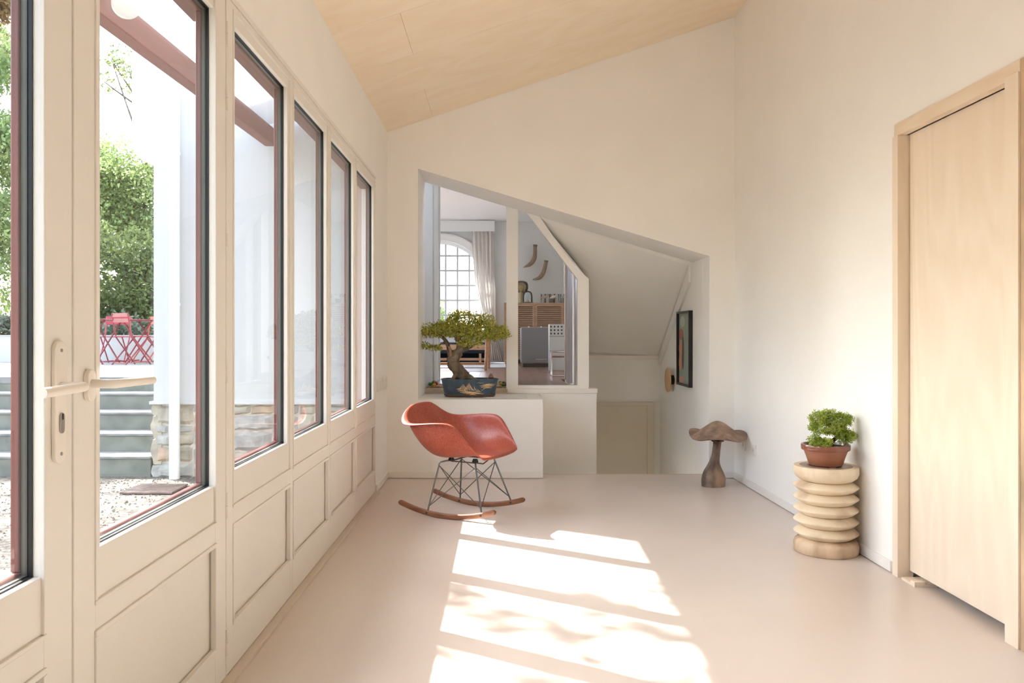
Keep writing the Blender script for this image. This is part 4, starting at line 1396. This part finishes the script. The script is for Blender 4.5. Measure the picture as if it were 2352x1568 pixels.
fs_ += [tuple(range(n - 1, -1, -1)), tuple(range((m - 1) * n, m * n))]
MB().add(vs_, fs_).build('stem', MW, mb_, smooth=True)
# frilled collar
vs_, fs_ = [], []
cxo = (1648 - 1637) * sm
for i, (r, z) in enumerate(((9, 1020), (12, 1018), (14.5, 1016.5), (12, 1013), (9, 1011))):
    for j in range(40):
        a = 2 * math.pi * j / 40
        rr = r * sm * (1 + (0.08 * math.sin(7 * a) if i in (1, 2, 3) else 0))
        vs_.append((cxo + rr * math.cos(a), rr * math.sin(a), (1120 - z) * sm + (0.004 * math.sin(5 * a) if i == 2 else 0)))
for i in range(4):
    for j in range(40):
        fs_.append((i * 40 + j, i * 40 + (j + 1) % 40, (i + 1) * 40 + (j + 1) % 40, (i + 1) * 40 + j))
MB().add(vs_, fs_).build('collar', MW, mb_, smooth=True)
# cap: wavy dome
vs_, fs_ = [], []
nr, na = 22, 72
CR = 64.5 * sm
for side in (0, 1):
    for i in range(nr):
        u = i / (nr - 1)
        for j in range(na):
            a = 2 * math.pi * j / na
            wv = 0.045 * math.sin(3 * a + 0.4) + 0.03 * math.sin(2 * a + 2.2)
            r = CR * u * (1 + 0.05 * math.sin(3 * a + 1.0) * u)
            dome = 0.5 * (1 + math.cos(math.pi * u ** 0.95))
            z = 0.377 + 0.108 * dome + u ** 3 * (0.02 * math.sin(3 * a + 0.6) - 0.016 * math.sin(a) * -1)
            if u > 0.9:
                z += 0.004 * (u - 0.9) / 0.1
            if side:
                z -= 0.022 * (1 - u ** 4) + 0.010 * math.sin(math.pi * u) + 0.004
            vs_.append((cxo + r * math.cos(a), r * math.sin(a), z))
for side in (0, 1):
    o_ = side * nr * na
    for i in range(nr - 1):
        for j in range(na):
            fs_.append((o_ + i * na + j, o_ + i * na + (j + 1) % na, o_ + (i + 1) * na + (j + 1) % na, o_ + (i + 1) * na + j))
for j in range(na):
    a_, b_ = (nr - 1) * na, nr * na + (nr - 1) * na
    fs_.append((a_ + j, a_ + (j + 1) % na, b_ + (j + 1) % na, b_ + j))
cap_o = MB().add(vs_, fs_).build('cap', MW2, mb_, smooth=True, angle=60)
SP = mat('pale_fleck', (0.42, 0.25, 0.155), 0.65)
for (ax, rr) in ((-1.75, 0.45), (-1.3, 0.55), (-1.0, 0.75), (-1.55, 0.78), (-0.8, 0.42), (-1.2, 0.30), (-2.2, 0.6)):
    u = rr
    a = ax
    dome = 0.5 * (1 + math.cos(math.pi * u ** 0.95))
    z = 0.377 + 0.108 * dome + u ** 3 * (0.02 * math.sin(3 * a + 0.6) + 0.016 * math.sin(a))
    r = CR * u * (1 + 0.05 * math.sin(3 * a + 1.0) * u)
    MB().lathe([(0.0001, -0.001), (0.009, -0.0015), (0.008, 0.0012), (0.0001, 0.002)], 10, (cxo + r * math.cos(a), r * math.sin(a), z), sx=1.2).build('fleck', SP, cap_o, smooth=True)

# ------------------------------------------------------------------ carved stool and juniper bonsai
ZST = 4.15
sx_ = (1897 - VX) * ZST / F
stl = empty('stool', (sx_, ZST, 0), label='carved pale wooden stool of stacked discs by the right wall', cat='stool')
SWD = mat('carved_pale_wood', (0.78, 0.655, 0.48), 0.5, col2=(0.42, 0.27, 0.155), scale=6, stretch=(1, 1, 0.6), bump=0.15, bscale=60, detail=9, lo=0.47, hi=0.76)
SWD2 = mat('carved_brown_wood', (0.70, 0.54, 0.37), 0.5, col2=(0.27, 0.15, 0.085), scale=7, stretch=(1, 1, 0.35), bump=0.12, bscale=60, detail=9, lo=0.40, hi=0.70)
tips = [0.341, 0.2825, 0.224, 0.164, 0.104]
pf = [(0.112, 0.370), (0.132, 0.377), (0.152, 0.393), (0.160, 0.412), (0.1605, 0.440), (0.158, 0.448), (0.150, 0.450), (0.132, 0.4485), (0.001, 0.4475)]
o = MB().lathe(pf, 64).build('top_disc', SWD, stl, smooth=True, angle=50)
MB().lathe([(0.130, 0.4486), (0.0, 0.4494)], 48, cap=False).build('worn_centre', mat('grey_brown_worn_wood', (0.25, 0.18, 0.13), 0.45, col2=(0.36, 0.27, 0.20), scale=12), o)
for i, t_ in enumerate(tips):
    up_ = (tips[i - 1] if i else 0.401) - t_
    MB().lathe([(0.116, t_ - 0.0295), (0.134, t_ - 0.021), (0.151, t_ - 0.008), (0.1605, t_), (0.159, t_ + 0.004), (0.146, t_ + 0.015), (0.127, t_ + 0.026), (0.114, t_ + 0.0295)], 64).build('carved_disc', SWD, stl, smooth=True, angle=75)
MB().lathe([(0.152, 0.0), (0.158, 0.006), (0.161, 0.03), (0.160, 0.045), (0.154, 0.060), (0.142, 0.071), (0.128, 0.076)], 64).build('base_disc', SWD2, stl, smooth=True, angle=60)
jb = empty('juniper_bonsai', ((1894.5 - VX) * ZST / F, ZST - 0.01, 0.4497), label='small bright green juniper in a brown glazed pot on the stool', cat='bonsai')
TERR = mat('brown_glaze', (0.20, 0.062, 0.032), 0.22, var=0.15, scale=14, coat=0.4)
TER2 = mat('matt_terracotta', (0.30, 0.115, 0.065), 0.45, var=0.12, scale=10)
pt = MB().lathe([(0.080, 0.004), (0.084, 0.008), (0.098, 0.05), (0.110, 0.082)], 48, sy=0.92).build('pot', TER2, jb, smooth=True)
MB().lathe([(0.108, 0.081), (0.118, 0.082), (0.1215, 0.086), (0.1225, 0.107), (0.120, 0.112), (0.112, 0.112), (0.108, 0.096), (0.001, 0.095)], 48, sy=0.92).build('rim', TERR, pt, smooth=True)
for k_ in range(3):
    a = k_ * 2.09 + 0.6
    MB().box(0.066 * math.cos(a) - 0.02, 0.066 * math.cos(a) + 0.02, 0.06 * math.sin(a) - 0.016, 0.06 * math.sin(a) + 0.016, 0.0, 0.0045).build('foot', TERR, pt)
sv = []
for i in range(24):
    for j in range(6):
        a = 2 * math.pi * i / 24
        u = j / 5
        sv.append((0.110 * u * math.cos(a), 0.1 * u * math.sin(a), 0.100 + 0.01 * (1 - u) + 0.003 * noise.noise(Vector((u * 9 * math.cos(a), u * 9 * math.sin(a), 2)))))
MB().add(sv, [(i * 6 + j, i * 6 + j + 1, ((i + 1) % 24) * 6 + j + 1, ((i + 1) % 24) * 6 + j) for i in range(24) for j in range(5)]).build('soil', mat('dark_soil', (0.025, 0.022, 0.014), 0.95, col2=(0.06, 0.06, 0.025), scale=90, bump=0.6, bscale=200), jb, smooth=True)
jl_ = jb.location.copy()


def J(px, py, dz=0.0):
    return tuple(P(px, py, jl_.y + dz) - jl_)


tk = MB()
limb(tk, [J(1895, 1030), J(1905, 1016), J(1918, 1008), J(1925, 1000), J(1915, 988), J(1905, 975)], [0.016, 0.013, 0.011, 0.010, 0.007, 0.003], 10)
limb(tk, [J(1906, 1015), J(1890, 1010), J(1878, 1008)], [0.008, 0.006, 0.002], 8)
limb(tk, [J(1922, 1004), J(1938, 1004), J(1950, 1000)], [0.008, 0.005, 0.002], 8)
tk.build('trunk', mat('dark_juniper_bark', (0.035, 0.022, 0.016), 0.9, bump=0.6, bscale=90), jb, smooth=True, angle=180)
JL = mat('juniper_green', (0.27, 0.39, 0.045), 0.5, col2=(0.50, 0.57, 0.11), scale=30, island=0.5, trans=0.3)
g_ = np.random.default_rng(11)
kk = jl_.y / F
tb = []
for (px, py, rx, ry, n, dz) in ((1882, 964, 26, 22, 80, -0.01), (1908, 960, 24, 20, 75, 0.0), (1930, 966, 26, 20, 75, 0.0), (1900, 982, 38, 15, 80, -0.03), (1868, 980, 12, 12, 24, -0.01), (1948, 964, 12, 12, 18, 0), (1872, 1014, 17, 15, 50, -0.04), (1890, 1018, 22, 13, 60, -0.06), (1940, 1000, 24, 18, 75, -0.02), (1954, 1004, 14, 14, 30, 0.0), (1926, 990, 16, 12, 30, -0.01)):
    for _ in range(n):
        d = g_.normal(size=3)
        d /= np.linalg.norm(d)
        r = g_.uniform(0.55, 1.0)
        c = np.array(J(px, py, dz)) + d * r * np.array([rx * kk, min(rx, 20) * kk, ry * kk])
        # each tuft is a tight cluster of needles
        tb.append((tuple(c), (0.010, 0.010, 0.011), 24))
leaves('foliage', tb, JL, jb, 0.0098, 5, 0.42, 0.2, 0.25)

# ------------------------------------------------------------------ outside: ground, house front, steps, terrace
GZ = CH - 327 * 6.57 / F
ZH = 6.57
GRAV = mat('gravel', (0.07, 0.058, 0.045), 0.95, col2=(0.21, 0.19, 0.16), scale=28, bump=1.0, bscale=70, detail=10)
gr = empty('garden_ground', (0, 0, 0), label='pale gravel ground littered with pine needles', cat='ground', kind='structure')
MB().quad((-40, -12, GZ), (-0.98, -12, GZ), (-0.98, 40, GZ), (-40, 40, GZ)).build('gravel', GRAV, gr)
g = R
nd = MB()
for _ in range(2600):
    x, y = g.uniform(-5, -1.1), g.uniform(2.2, 6.8)
    a = g.uniform(0, 3.14)
    L_ = g.uniform(0.02, 0.06)
    dx, dy = math.cos(a) * L_, math.sin(a) * L_
    nd.add([(x, y, GZ + 0.002), (x + dx, y + dy, GZ + 0.006), (x + dx + 0.003, y + dy + 0.002, GZ + 0.006), (x + 0.003, y + 0.002, GZ + 0.002)], [(0, 1, 2, 3)])
o = nd.build('pine_needles', mat('needle_brown', (0.24, 0.15, 0.09), 0.8, island=0.8), gr, fix=False)
o['kind'] = 'stuff'
pb = MB()
for _ in range(5000):
    y = 2.2 + 4.6 * g.random()
    x = -1.1 - 3.2 * g.random()
    r = g.uniform(0.004, 0.012)
    pb.add([(x + r, y, GZ), (x - r * .6, y + r * .8, GZ), (x - r * .6, y - r * .8, GZ), (x, y, GZ + r)], [(0, 1, 3), (1, 2, 3), (2, 0, 3)])
o = pb.build('pebbles', mat('pebble', (0.17, 0.155, 0.13), 0.9, island=0.8), gr, fix=False)
o['kind'] = 'stuff'
c0, c1, c2, c3 = [P(px, py, (CH - GZ) * F / (py - VY)) for px, py in ((276, 1136), (395, 1136), (432, 1116), (325, 1116))]
e = empty('manhole_cover', (c0 + c2) / 2, label='rusty chequered metal cover lying on the gravel', cat='cover')
e.location.z = GZ
RU = mat('rusty_plate', (0.16, 0.115, 0.10), 0.55, 0.3, var=0.3, scale=20)
MB().prism([(p.x, p.y, GZ + 0.006) for p in (c0, c1, c2, c3)], (0, 0, 0.012)).build('plate', RU, e, off=e.location)
st2 = MB()
for i in range(12):
    for j in range(9):
        u, v = (i + 0.5) / 12, (j + 0.5) / 9
        q = c0.lerp(c1, u).lerp(c3.lerp(c2, u), v)
        s_ = 1 if (i + j) % 2 else -1
        st2.box(q.x - 0.016, q.x + 0.016, q.y - 0.005, q.y + 0.005, GZ + 0.018, GZ + 0.022)
o = st2.build('studs', RU, e, off=e.location)
o['kind'] = 'stuff'

# house front
hx0 = (353 - VX) * ZH / F
ph = CH - (925 - VY) * ZH / F
k_ = ZH / F
ZC = ZH + 0.31                 # the corbelled upper corner stands a little further back
kc = ZC / F
ol = [((330 - VX) * kc + 0.25, CH + (VY - 375) * kc - 0.02), ((353 - VX) * kc, CH + (VY - 375) * kc)]
for i in range(1, 9):
    a = math.pi / 2 * i / 8
    ol.append(((353 - 50 * math.sin(a) - VX) * kc, CH + (VY - 375 + 48 * (1 - math.cos(a))) * kc))
ol += [((303 - VX) * kc, 6.2), ((330 - VX) * kc + 0.25, 6.2)]
hs_ = empty('house_front', (hx0, ZH, 0), label='white rendered house front with corbelled corner over a stone plinth', cat='house', kind='structure')
MB().box(hx0, -0.91, ZH, ZH + 0.3, ph, 6.2).build('render_wall', HOUSE, hs_, off=hs_.location)
o = MB().prism([(x, ZC, z) for x, z in ol], (0, 0.3, 0)).build('corbelled_corner', HOUSE, hs_, off=hs_.location)
o.modifiers.new('t', 'TRIANGULATE')
MB().box(hx0 - 0.03, -0.91, ZH - 0.022, ZH + 0.28, ph - 0.012, ph + 0.012).build('drip_moulding', HOUSE, hs_, off=hs_.location, bevel=0.004)
MB().box(hx0 + 0.02, -0.91, ZH + 0.02, ZH + 0.28, GZ - 0.05, ph - 0.012).build('mortar', mat('stone_mortar', (0.46, 0.42, 0.36), 0.95, var=0.2, scale=15, bump=0.6, bscale=40), hs_, off=hs_.location)
b = MB()
for (y0, y1, z0, z1) in ((ZH + 0.301, 9.0, -0.1, 6.2), (12.8, 13.85, -0.1, 6.2), (9.0, 12.8, -0.1, 1.05), (9.0, 12.8, 2.95, 6.2)):
    b.box(hx0, hx0 + 0.22, y0, y1, z0, z1)
b.build('side_wall', HOUSE, hs_, off=hs_.location)
MB().box((793 - VX) * k_, -0.91, ZH - 0.05, ZH, GZ, 2.7).build('corner_board', mat('hazed_red_paint', (0.46, 0.33, 0.28), 0.6), hs_, off=hs_.location)  # red board in paler pink, reflection haze of the glass mixed into the colour
MB().box(hx0 + 0.22, -0.95, 6.86, 13.8, 3.21, 3.4).build('upper_floor', HOUSE, hs_, off=hs_.location)
SM = [mat('plinth_stone_%d' % i, c, 0.9, col2=c2_, scale=9, bump=0.7, bscale=22) for i, (c, c2_) in enumerate((((0.30, 0.27, 0.22), (0.48, 0.43, 0.34)), ((0.28, 0.28, 0.26), (0.44, 0.43, 0.39)), ((0.34, 0.25, 0.18), (0.50, 0.36, 0.26))))]
gs = random.Random(12)


def stone(x0, x1, z0, z1, m):
    b = bmesh.new()
    n_ = 5
    gridv = {}
    for i in range(n_ + 1):
        for j in range(n_ + 1):
            u, v = i / n_, j / n_
            # rounded uneven outline
            xx = x0 + (x1 - x0) * u
            zz = z0 + (z1 - z0) * v
            e1 = min(u, 1 - u) * 2
            e2 = min(v, 1 - v) * 2
            out = 0.026 * (1 - (1 - e1) ** 6) * (1 - (1 - e2) ** 6)
            nz_ = noise.noise(Vector((xx * 9, zz * 9, x0)))
            p = Vector((xx + 0.012 * noise.noise(Vector((xx * 14, zz * 14, 7))), ZH + 0.022 - out - 0.014 * nz_ * min(1, 3 * e1 * e2), zz + 0.012 * noise.noise(Vector((xx * 14, zz * 14, 19)))))
            gridv[i, j] = b.verts.new(p - hs_.location)
    for i in range(n_):
        for j in range(n_):
            b.faces.new((gridv[i, j], gridv[i + 1, j], gridv[i + 1, j + 1], gridv[i, j + 1]))
    me = bpy.data.meshes.new('stone')
    b.to_mesh(me)
    b.free()
    me.materials.append(m)
    o = bpy.data.objects.new('stone', me)
    link(o, hs_)


x = hx0 + 0.01
while x < -0.96:                      # uneven columns of random rubble
    wd = gs.uniform(0.22, 0.42)
    x1 = min(x + wd, -0.93)
    z = GZ - 0.02
    while z < ph - 0.05:
        hgt = gs.uniform(0.07, 0.17)
        z1 = min(z + hgt, ph - 0.014)
        if ph - 0.014 - z1 < 0.05:
            z1 = ph - 0.014
        cut = x + (x1 - x) * gs.uniform(0.35, 0.65)
        sp_ = [(x, x1)] if (gs.random() < 0.55 or x1 - x < 0.26) else [(x, cut), (cut, x1)]
        for (a_, c_) in sp_:
            stone(a_ + 0.005 + gs.uniform(-.012, .006), c_ - 0.005 + gs.uniform(-.006, .012), z + 0.006, z1 - 0.006, SM[gs.choice((0, 0, 1, 1, 2))])
        z = z1
    x = x1
z = GZ - 0.02
while z < ph - 0.03:
    z1 = min(z + gs.uniform(0.1, 0.22), ph - 0.013)
    q = MB()
    nn_ = 6
    ring_ = []
    for i in range(nn_):
        zz = z + 0.004 + (z1 - z - 0.008) * i / (nn_ - 1)
        ex = 0.025 * math.sin(math.pi * (i + 0.3) / nn_) + 0.02 * noise.noise(Vector((zz * 15, 3, 1)))
        ring_.append([(hx0 + 0.06, ZH + 0.012, zz), (hx0 - ex, ZH + 0.005, zz), (hx0 - ex - 0.012, ZH + 0.10, zz), (hx0 - ex, ZH + 0.29, zz), (hx0 + 0.06, ZH + 0.29, zz)])
    vv = [p for r_ in ring_ for p in r_]
    ff = [(i * 5 + j, i * 5 + (j + 1) % 5, (i + 1) * 5 + (j + 1) % 5, (i + 1) * 5 + j) for i in range(nn_ - 1) for j in range(5)] + [(4, 3, 2, 1, 0), tuple(range((nn_ - 1) * 5, nn_ * 5))]
    q.add(vv, ff).build('corner_stone', SM[gs.choice((0, 1))], hs_, off=hs_.location, smooth=True)
    z = z1

dp = empty('downpipe', ((402 - VX) * (ZH - 0.07) / F, ZH - 0.08, GZ), label='white round downpipe in front of the stone plinth', cat='pipe')
WPIPE = mat('white_pvc', (0.80, 0.81, 0.82), 0.4)
MB().tube([(0, 0, 0.0), (0, 0, 3.2)], 0.042, 20).build('pipe', WPIPE, dp, smooth=True)
for z in (1.42, 2.65):
    MB().lathe([(0.046, -0.012), (0.046, 0.012)], 20, (0, 0, z)).box(-0.008, 0.008, 0.04, 0.079, z - 0.01, z + 0.01).build('bracket', WPIPE, dp)

# garden steps
gsx = empty('garden_steps', (-5, ZH, GZ), label='five grey stone steps climbing to the terrace', cat='steps', kind='structure')
RIS = mat('grey_riser_stone', (0.14, 0.147, 0.125), 0.85, col2=(0.20, 0.205, 0.175), scale=7, bump=0.15, bscale=60)
TRD = mat('grey_tread_stone', (0.17, 0.17, 0.165), 0.85, col2=(0.25, 0.245, 0.24), scale=9, bump=0.2, bscale=60)
tops = [1048, 995.5, 946.5, 903, 866]
z_prev, y_ = GZ, ZH
for i, ty in enumerate(tops):
    zt = CH - (ty - VY) * y_ / F
    MB().box(-9, hx0 - 0.03, y_ + 0.012, y_ + 0.32, z_prev - 0.05, zt - 0.022).build('riser', RIS, gsx, off=gsx.location, bevel=0.004)
    if i < 4:
        MB().box(-9, hx0 - 0.03, y_, y_ + 0.31, zt - 0.022, zt).build('tread', TRD, gsx, off=gsx.location, bevel=0.006)
    z_prev = zt
    y_last = y_
    y_ += 0.29


def TH(y):
    return z_prev - 0.0122 * (y - y_last)


te = empty('terrace', (-6, 10, 0.7), label='grey paved terrace above the garden steps', cat='terrace', kind='structure')
yy = y_last
while yy < 14.0:
    x = -14.0 + R.uniform(0, 0.6)
    while x < -2.95:
        x2 = min(x + 1.2, -2.93)
        MB().prism([(x + .004, yy + .004, TH(yy)), (x2 - .004, yy + .004, TH(yy)), (x2 - .004, yy + 0.596, TH(yy + 0.6)), (x + .004, yy + 0.596, TH(yy + 0.6))], (0, 0, -0.06)).build('slab', TRD, te, off=te.location)
        x = x2
    yy += 0.6
MB().box(-14, -2.9, y_last + 0.05, 14.6, -0.1, TH(15.0) - 0.07).build('bedding', RIS, te, off=te.location)
b = MB().box(-14, -2.9, 14.2, 14.4, TH(15) - 0.1, 1.1)
b.box(-14, -2.9, 14.18, 14.42, 1.101, 1.12)
struct('garden_wall', b, HOUSE, 'low white wall at the back of the terrace', 'wall')

# folding red chairs and table
REDM = mat('red_metal', (0.20, 0.018, 0.026), 0.4)
PINKM = mat('pink_red_metal', (0.34, 0.04, 0.065), 0.4)
CORALM = mat('coral_red_metal', (0.40, 0.05, 0.03), 0.4)


def fold_chair(px, ypx, y, rz, m, label):
    p = P(px, ypx, y)
    e = empty('folding_chair', (p.x, y, TH(y)), rz, label=label, cat='chair', group='red folding chairs on the terrace')
    for s_ in (-1, 1):
        x = 0.2 * s_
        MB().tube([(x, -0.2, 0), (x, 0.13, 0.43), (x, 0.2, 0.8)], 0.011, 8).build('back_leg', m, e)
        MB().tube([(x * 0.86, 0.22, 0), (x * 0.86, -0.18, 0.44)], 0.011, 8).build('front_leg', m, e)
    for k_ in range(5):
        MB().box(-0.2, 0.2, -0.2 + 0.075 * k_, -0.14 + 0.075 * k_, 0.44, 0.452).build('seat_slat', m, e)
    for z in (0.66, 0.745):
        MB().box(-0.2, 0.2, 0.165 + (z - 0.6) * 0.16, 0.175 + (z - 0.6) * 0.16, z, z + 0.06).build('back_slat', m, e)
    MB().tube([(-0.2, -0.17, 0.03), (0.2, -0.17, 0.03)], 0.008, 6).tube([(-0.17, 0.19, 0.03), (0.17, 0.19, 0.03)], 0.008, 6).build('crossbar', m, e)
    return e


def fold_table(px0, px1, y, label, rz=0.0):
    a, c = P(px0, 800, y).x, P(px1, 800, y).x
    e = empty('folding_table', ((a + c) / 2, y, TH(y)), rz, label=label, cat='table')
    hw = (c - a) / 2
    MB().box(-hw, hw, -0.35, 0.35, 0.705, 0.725).build('table_top', REDM, e, bevel=0.004)
    for yy_ in (-0.28, 0.28):
        for s_ in (-1, 1):
            MB().tube([(-hw * 0.8 * s_, yy_ + 0.02 * s_, 0), (hw * 0.8 * s_, yy_ + 0.02 * s_, 0.704)], 0.013, 8).build('leg', REDM, e)
    MB().tube([(-hw * 0.8, -0.28, 0.05), (-hw * 0.8, 0.28, 0.05)], 0.01, 6).tube([(hw * 0.8, -0.28, 0.05), (hw * 0.8, 0.28, 0.05)], 0.01, 6).build('foot_bar', REDM, e)


fold_table(190, 266, 12.85, 'dark red folding table left on the terrace')
fold_table(294, 372, 13.2, 'dark red folding table right, beside the house corner', 0.0)
fold_chair(264, 800, 13.7, 0.15, PINKM, 'pink red folding chair behind the red tables')
fold_chair(342, 800, 13.75, -0.5, CORALM, 'coral red folding chair beside the house corner')
fold_chair(302, 800, 12.5, 2.6, REDM, 'dark red folding chair in front of the red tables')

# ------------------------------------------------------------------ canopy along the glazed wall
cn = empty('canopy', (-1.4, 4, 2.7), label='red timber canopy beam with a white translucent roof outside the windows', cat='canopy')
zb0 = 2.605
bx = -1.93
ba = Vector((bx - 0.05, 0.3, 2.575))
bb = Vector((bx - 0.0, 6.50, 2.665))
dx_ = 0.10
MB().prism([(ba.x, ba.y, ba.z), (ba.x + 0.085, ba.y, ba.z), (ba.x + 0.085, ba.y, ba.z + 0.14), (ba.x, ba.y, ba.z + 0.14)], bb - ba).build('beam', REDBEAM, cn, off=cn.location, bevel=0.006)
for px, py in ((283, 97), (405, 188)):
    zz = (-bx + 0.02) * F / (VX - px)
    hz = 2.60 + (zz - 0.3) / 6.2 * 0.085
    MB().lathe([(0.03, -0.012), (0.03, 0.012)], 20, (bx + 0.02, zz, hz + 0.002), axis='x', sx=2.4, sy=0.55).build('bracket', REDBEAM, cn, off=cn.location)
ROOF = mat('white_translucent_sheet', (0.84, 0.85, 0.86), 0.6, trans=0.4)
y = 0.3
while y < 6.5:
    y1 = min(y + 1.03, 6.52)
    MB().prism([(bx - 0.06, y + 0.002, 2.765 + 0.012 * y), (-1.0, y + 0.002, 2.93), (-1.0, y1 - 0.002, 2.93), (bx - 0.06, y1 - 0.002, 2.765 + 0.012 * y1)], (0, 0, 0.012)).build('roof_sheet', ROOF, cn, off=cn.location)
    y = y1
gl = empty('globe_lamp', ((290 - VX) * 3.55 / F, 3.55, 2.60), label='white glass globe lamp under the canopy roof', cat='lamp')
MB().lathe([(0.001, -0.062)] + [(0.062 * math.sin(math.pi * i / 14), -0.062 * math.cos(math.pi * i / 14)) for i in range(1, 14)] + [(0.001, 0.062)], 24, cap=False).build('globe', mat('opal_glass', (0.80, 0.81, 0.80), 0.2, trans=0.4), gl, smooth=True)
MB().tube([(0, 0, 0.062), (0, 0, 0.185)], 0.01, 8).build('stem', WPIPE, gl)

# ------------------------------------------------------------------ trees
TBARK = mat('tree_bark', (0.12, 0.09, 0.065), 0.9, var=0.3, scale=10, bump=0.6, bscale=20)


def tree(name, x, y, z0, trunk_h, blobs, m, size, label, cat='tree', seed=1, limbs=4, shell=0.3, r0=0.16, reach=None):
    e = empty(name, (x, y, z0), label=label, cat=cat)
    g2 = random.Random(seed)
    tm = MB()
    limb(tm, [(0, 0, 0), (0.1, 0, trunk_h * 0.35), (-0.08, 0.1, trunk_h * 0.7), (0.05, 0, trunk_h)], [r0, r0 * 0.8, r0 * 0.6, r0 * 0.35], 10, 4)
    for i in range(limbs):
        bb_ = g2.choice(reach or blobs)
        c = Vector(bb_[0])
        s0 = Vector((0, 0, trunk_h * g2.uniform(0.35, 0.9)))
        md_ = s0.lerp(c, 0.5) + Vector((g2.uniform(-.3, .3), g2.uniform(-.3, .3), 0.3))
        limb(tm, [tuple(s0), tuple(md_), tuple(c)], [r0 * 0.4, r0 * 0.22, 0.02], 7, 4)
    tm.build('trunk', TBARK, e, smooth=True, angle=180)
    leaves('foliage', blobs, m, e, size, seed, 0.55, shell, 0.2)
    return e


GL1 = mat('oak_leaf', (0.075, 0.115, 0.035), 0.5, col2=(0.21, 0.25, 0.085), scale=1.6, island=0.9, trans=0.4)
GL2 = mat('bright_leaf', (0.17, 0.26, 0.085), 0.5, col2=(0.36, 0.43, 0.17), scale=1.4, island=0.8, trans=0.45)
GL3 = mat('lavender_leaf', (0.10, 0.135, 0.09), 0.6, col2=(0.2, 0.23, 0.17), scale=3, island=0.7, trans=0.3)
GLO = mat('orange_leaf', (0.22, 0.15, 0.06), 0.5, col2=(0.42, 0.24, 0.11), scale=2, island=0.8, trans=0.4)


def cloud(cx, cz, w_, h_, d_, n, seed, rr=(0.5, 0.9), per=750):
    g2 = random.Random(seed)
    out = []
    for _ in range(n):
        r = g2.uniform(*rr)
        out.append(((cx + g2.uniform(-w_, w_), g2.uniform(-d_, d_), cz + g2.uniform(-h_, h_)), (r, r, r * 0.75), per))
    return out


tree('evergreen_oak', -8.15, 17.4, GZ, 2.6, cloud(0, 2.3, 1.5, 1.1, 0.8, 34, 1), GL1, 0.095, 'dark green evergreen oak behind the red folding chairs', seed=21, limbs=9)
tree('bright_tree', -10.2, 22.0, GZ, 5.4, cloud(0, 5.0, 1.7, 1.5, 0.9, 64, 3, (0.55, 0.95)), GL2, 0.11, 'pale green feathery tree rising behind the evergreen oak', seed=22, limbs=8)
tree('tall_garden_tree', -11.4, 16.6, GZ, 7.0, cloud(0, 2.6, 1.1, 1.2, 0.8, 22, 5) + cloud(0, 5.6, 1.3, 1.8, 0.9, 34, 6), GL2, 0.11, 'tall bright green tree with bare stems seen past the lock plate', seed=23, limbs=9, r0=0.13)
tree('russet_tree', -13.2, 19.2, GZ, 8.5, cloud(0, 8.6, 1.5, 1.0, 0.9, 18, 8), GLO, 0.16, 'tall tree with russet orange top leaves', seed=24, limbs=6, r0=0.15)
tree('pine_branch_tree', -9.2, 22.5, GZ, 8.8, cloud(-1.2, 8.5, 0.8, 0.5, 0.7, 9, 9, (0.25, 0.45), 110), GL1, 0.10, 'thin pine with sparse high branches against the sky', seed=25, limbs=8, r0=0.14)
for i, (x, sd) in enumerate(((-9.3, 31), (-7.6, 32), (-6.3, 33))):
    tree('lavender_bush', x, 15.35, GZ, 1.1, cloud(0, 1.2, 0.55, 0.12, 0.35, 9, sd, (0.3, 0.42), 330), GL3, 0.10, ('grey green bush behind the terrace wall, left', 'grey green bush behind the terrace wall, middle', 'grey green bush behind the terrace wall beside the house')[i], cat='bush', seed=sd, limbs=3, r0=0.03)
tree('garden_bush', -2.0, 19.0, GZ, 1.3, cloud(0, 1.7, 0.7, 0.5, 0.5, 9, 40, (0.4, 0.6), 300), GL2, 0.12, 'green bush outside the arched living room window', cat='bush', seed=41, limbs=3, r0=0.05)
# a big loose tree up the sun's path: dense to the left, a few sprays to the right that dapple the floor
sprays = []
gd = random.Random(77)
for _ in range(56):                     # small low sprays
    hh = gd.uniform(5.6, 7.6)
    fx, fy = gd.uniform(-0.3, 0.85), gd.uniform(0.9, 3.75)
    r_ = gd.uniform(0.05, 0.10)
    sprays.append(((fx - hh + 11.6, fy + 0.618 * hh - 12.4, hh - TH(12.4)), (r_ * 1.6, r_, r_ * 0.6), 9))
for _ in range(34):                     # the dense part over the gravel, steps and terrace
    hh = gd.uniform(8.0, 11.0)
    fx, fy = gd.uniform(-6.5, -1.9), gd.uniform(1.5, 8.5)
    r_ = gd.uniform(0.5, 0.8)
    sprays.append(((fx - hh + 11.6, fy + 0.625 * hh - 12.4, hh - TH(12.4)), (r_, r_, r_ * 0.6), 150))
tree('garden_shade_tree', -11.6, 12.4, TH(12.4), 9.5, sprays, GL1, 0.16, 'tall loose garden tree shading the steps from the left', seed=51, limbs=10, r0=0.2, reach=sprays[-34:])

# unseen trees added on the left to block low sky light
for i, (x, y) in enumerate(((-6.5, -8.6), (-12.0, -2.2), (-12.0, 5.8))):
    tree('unseen_sky_blocking_tree', x, y, GZ, 5.5, cloud(0, 3.6, 2.0, 1.9, 2.6, 40, 60 + i, (0.8, 1.2), 260), GL1, 0.22, ('leafy unseen tree added to block sky light, farthest behind the viewpoint', 'leafy unseen tree added to block sky light, level with the viewpoint', 'leafy unseen tree added to block sky light, left of the steps')[i], seed=70 + i, limbs=6, r0=0.16)
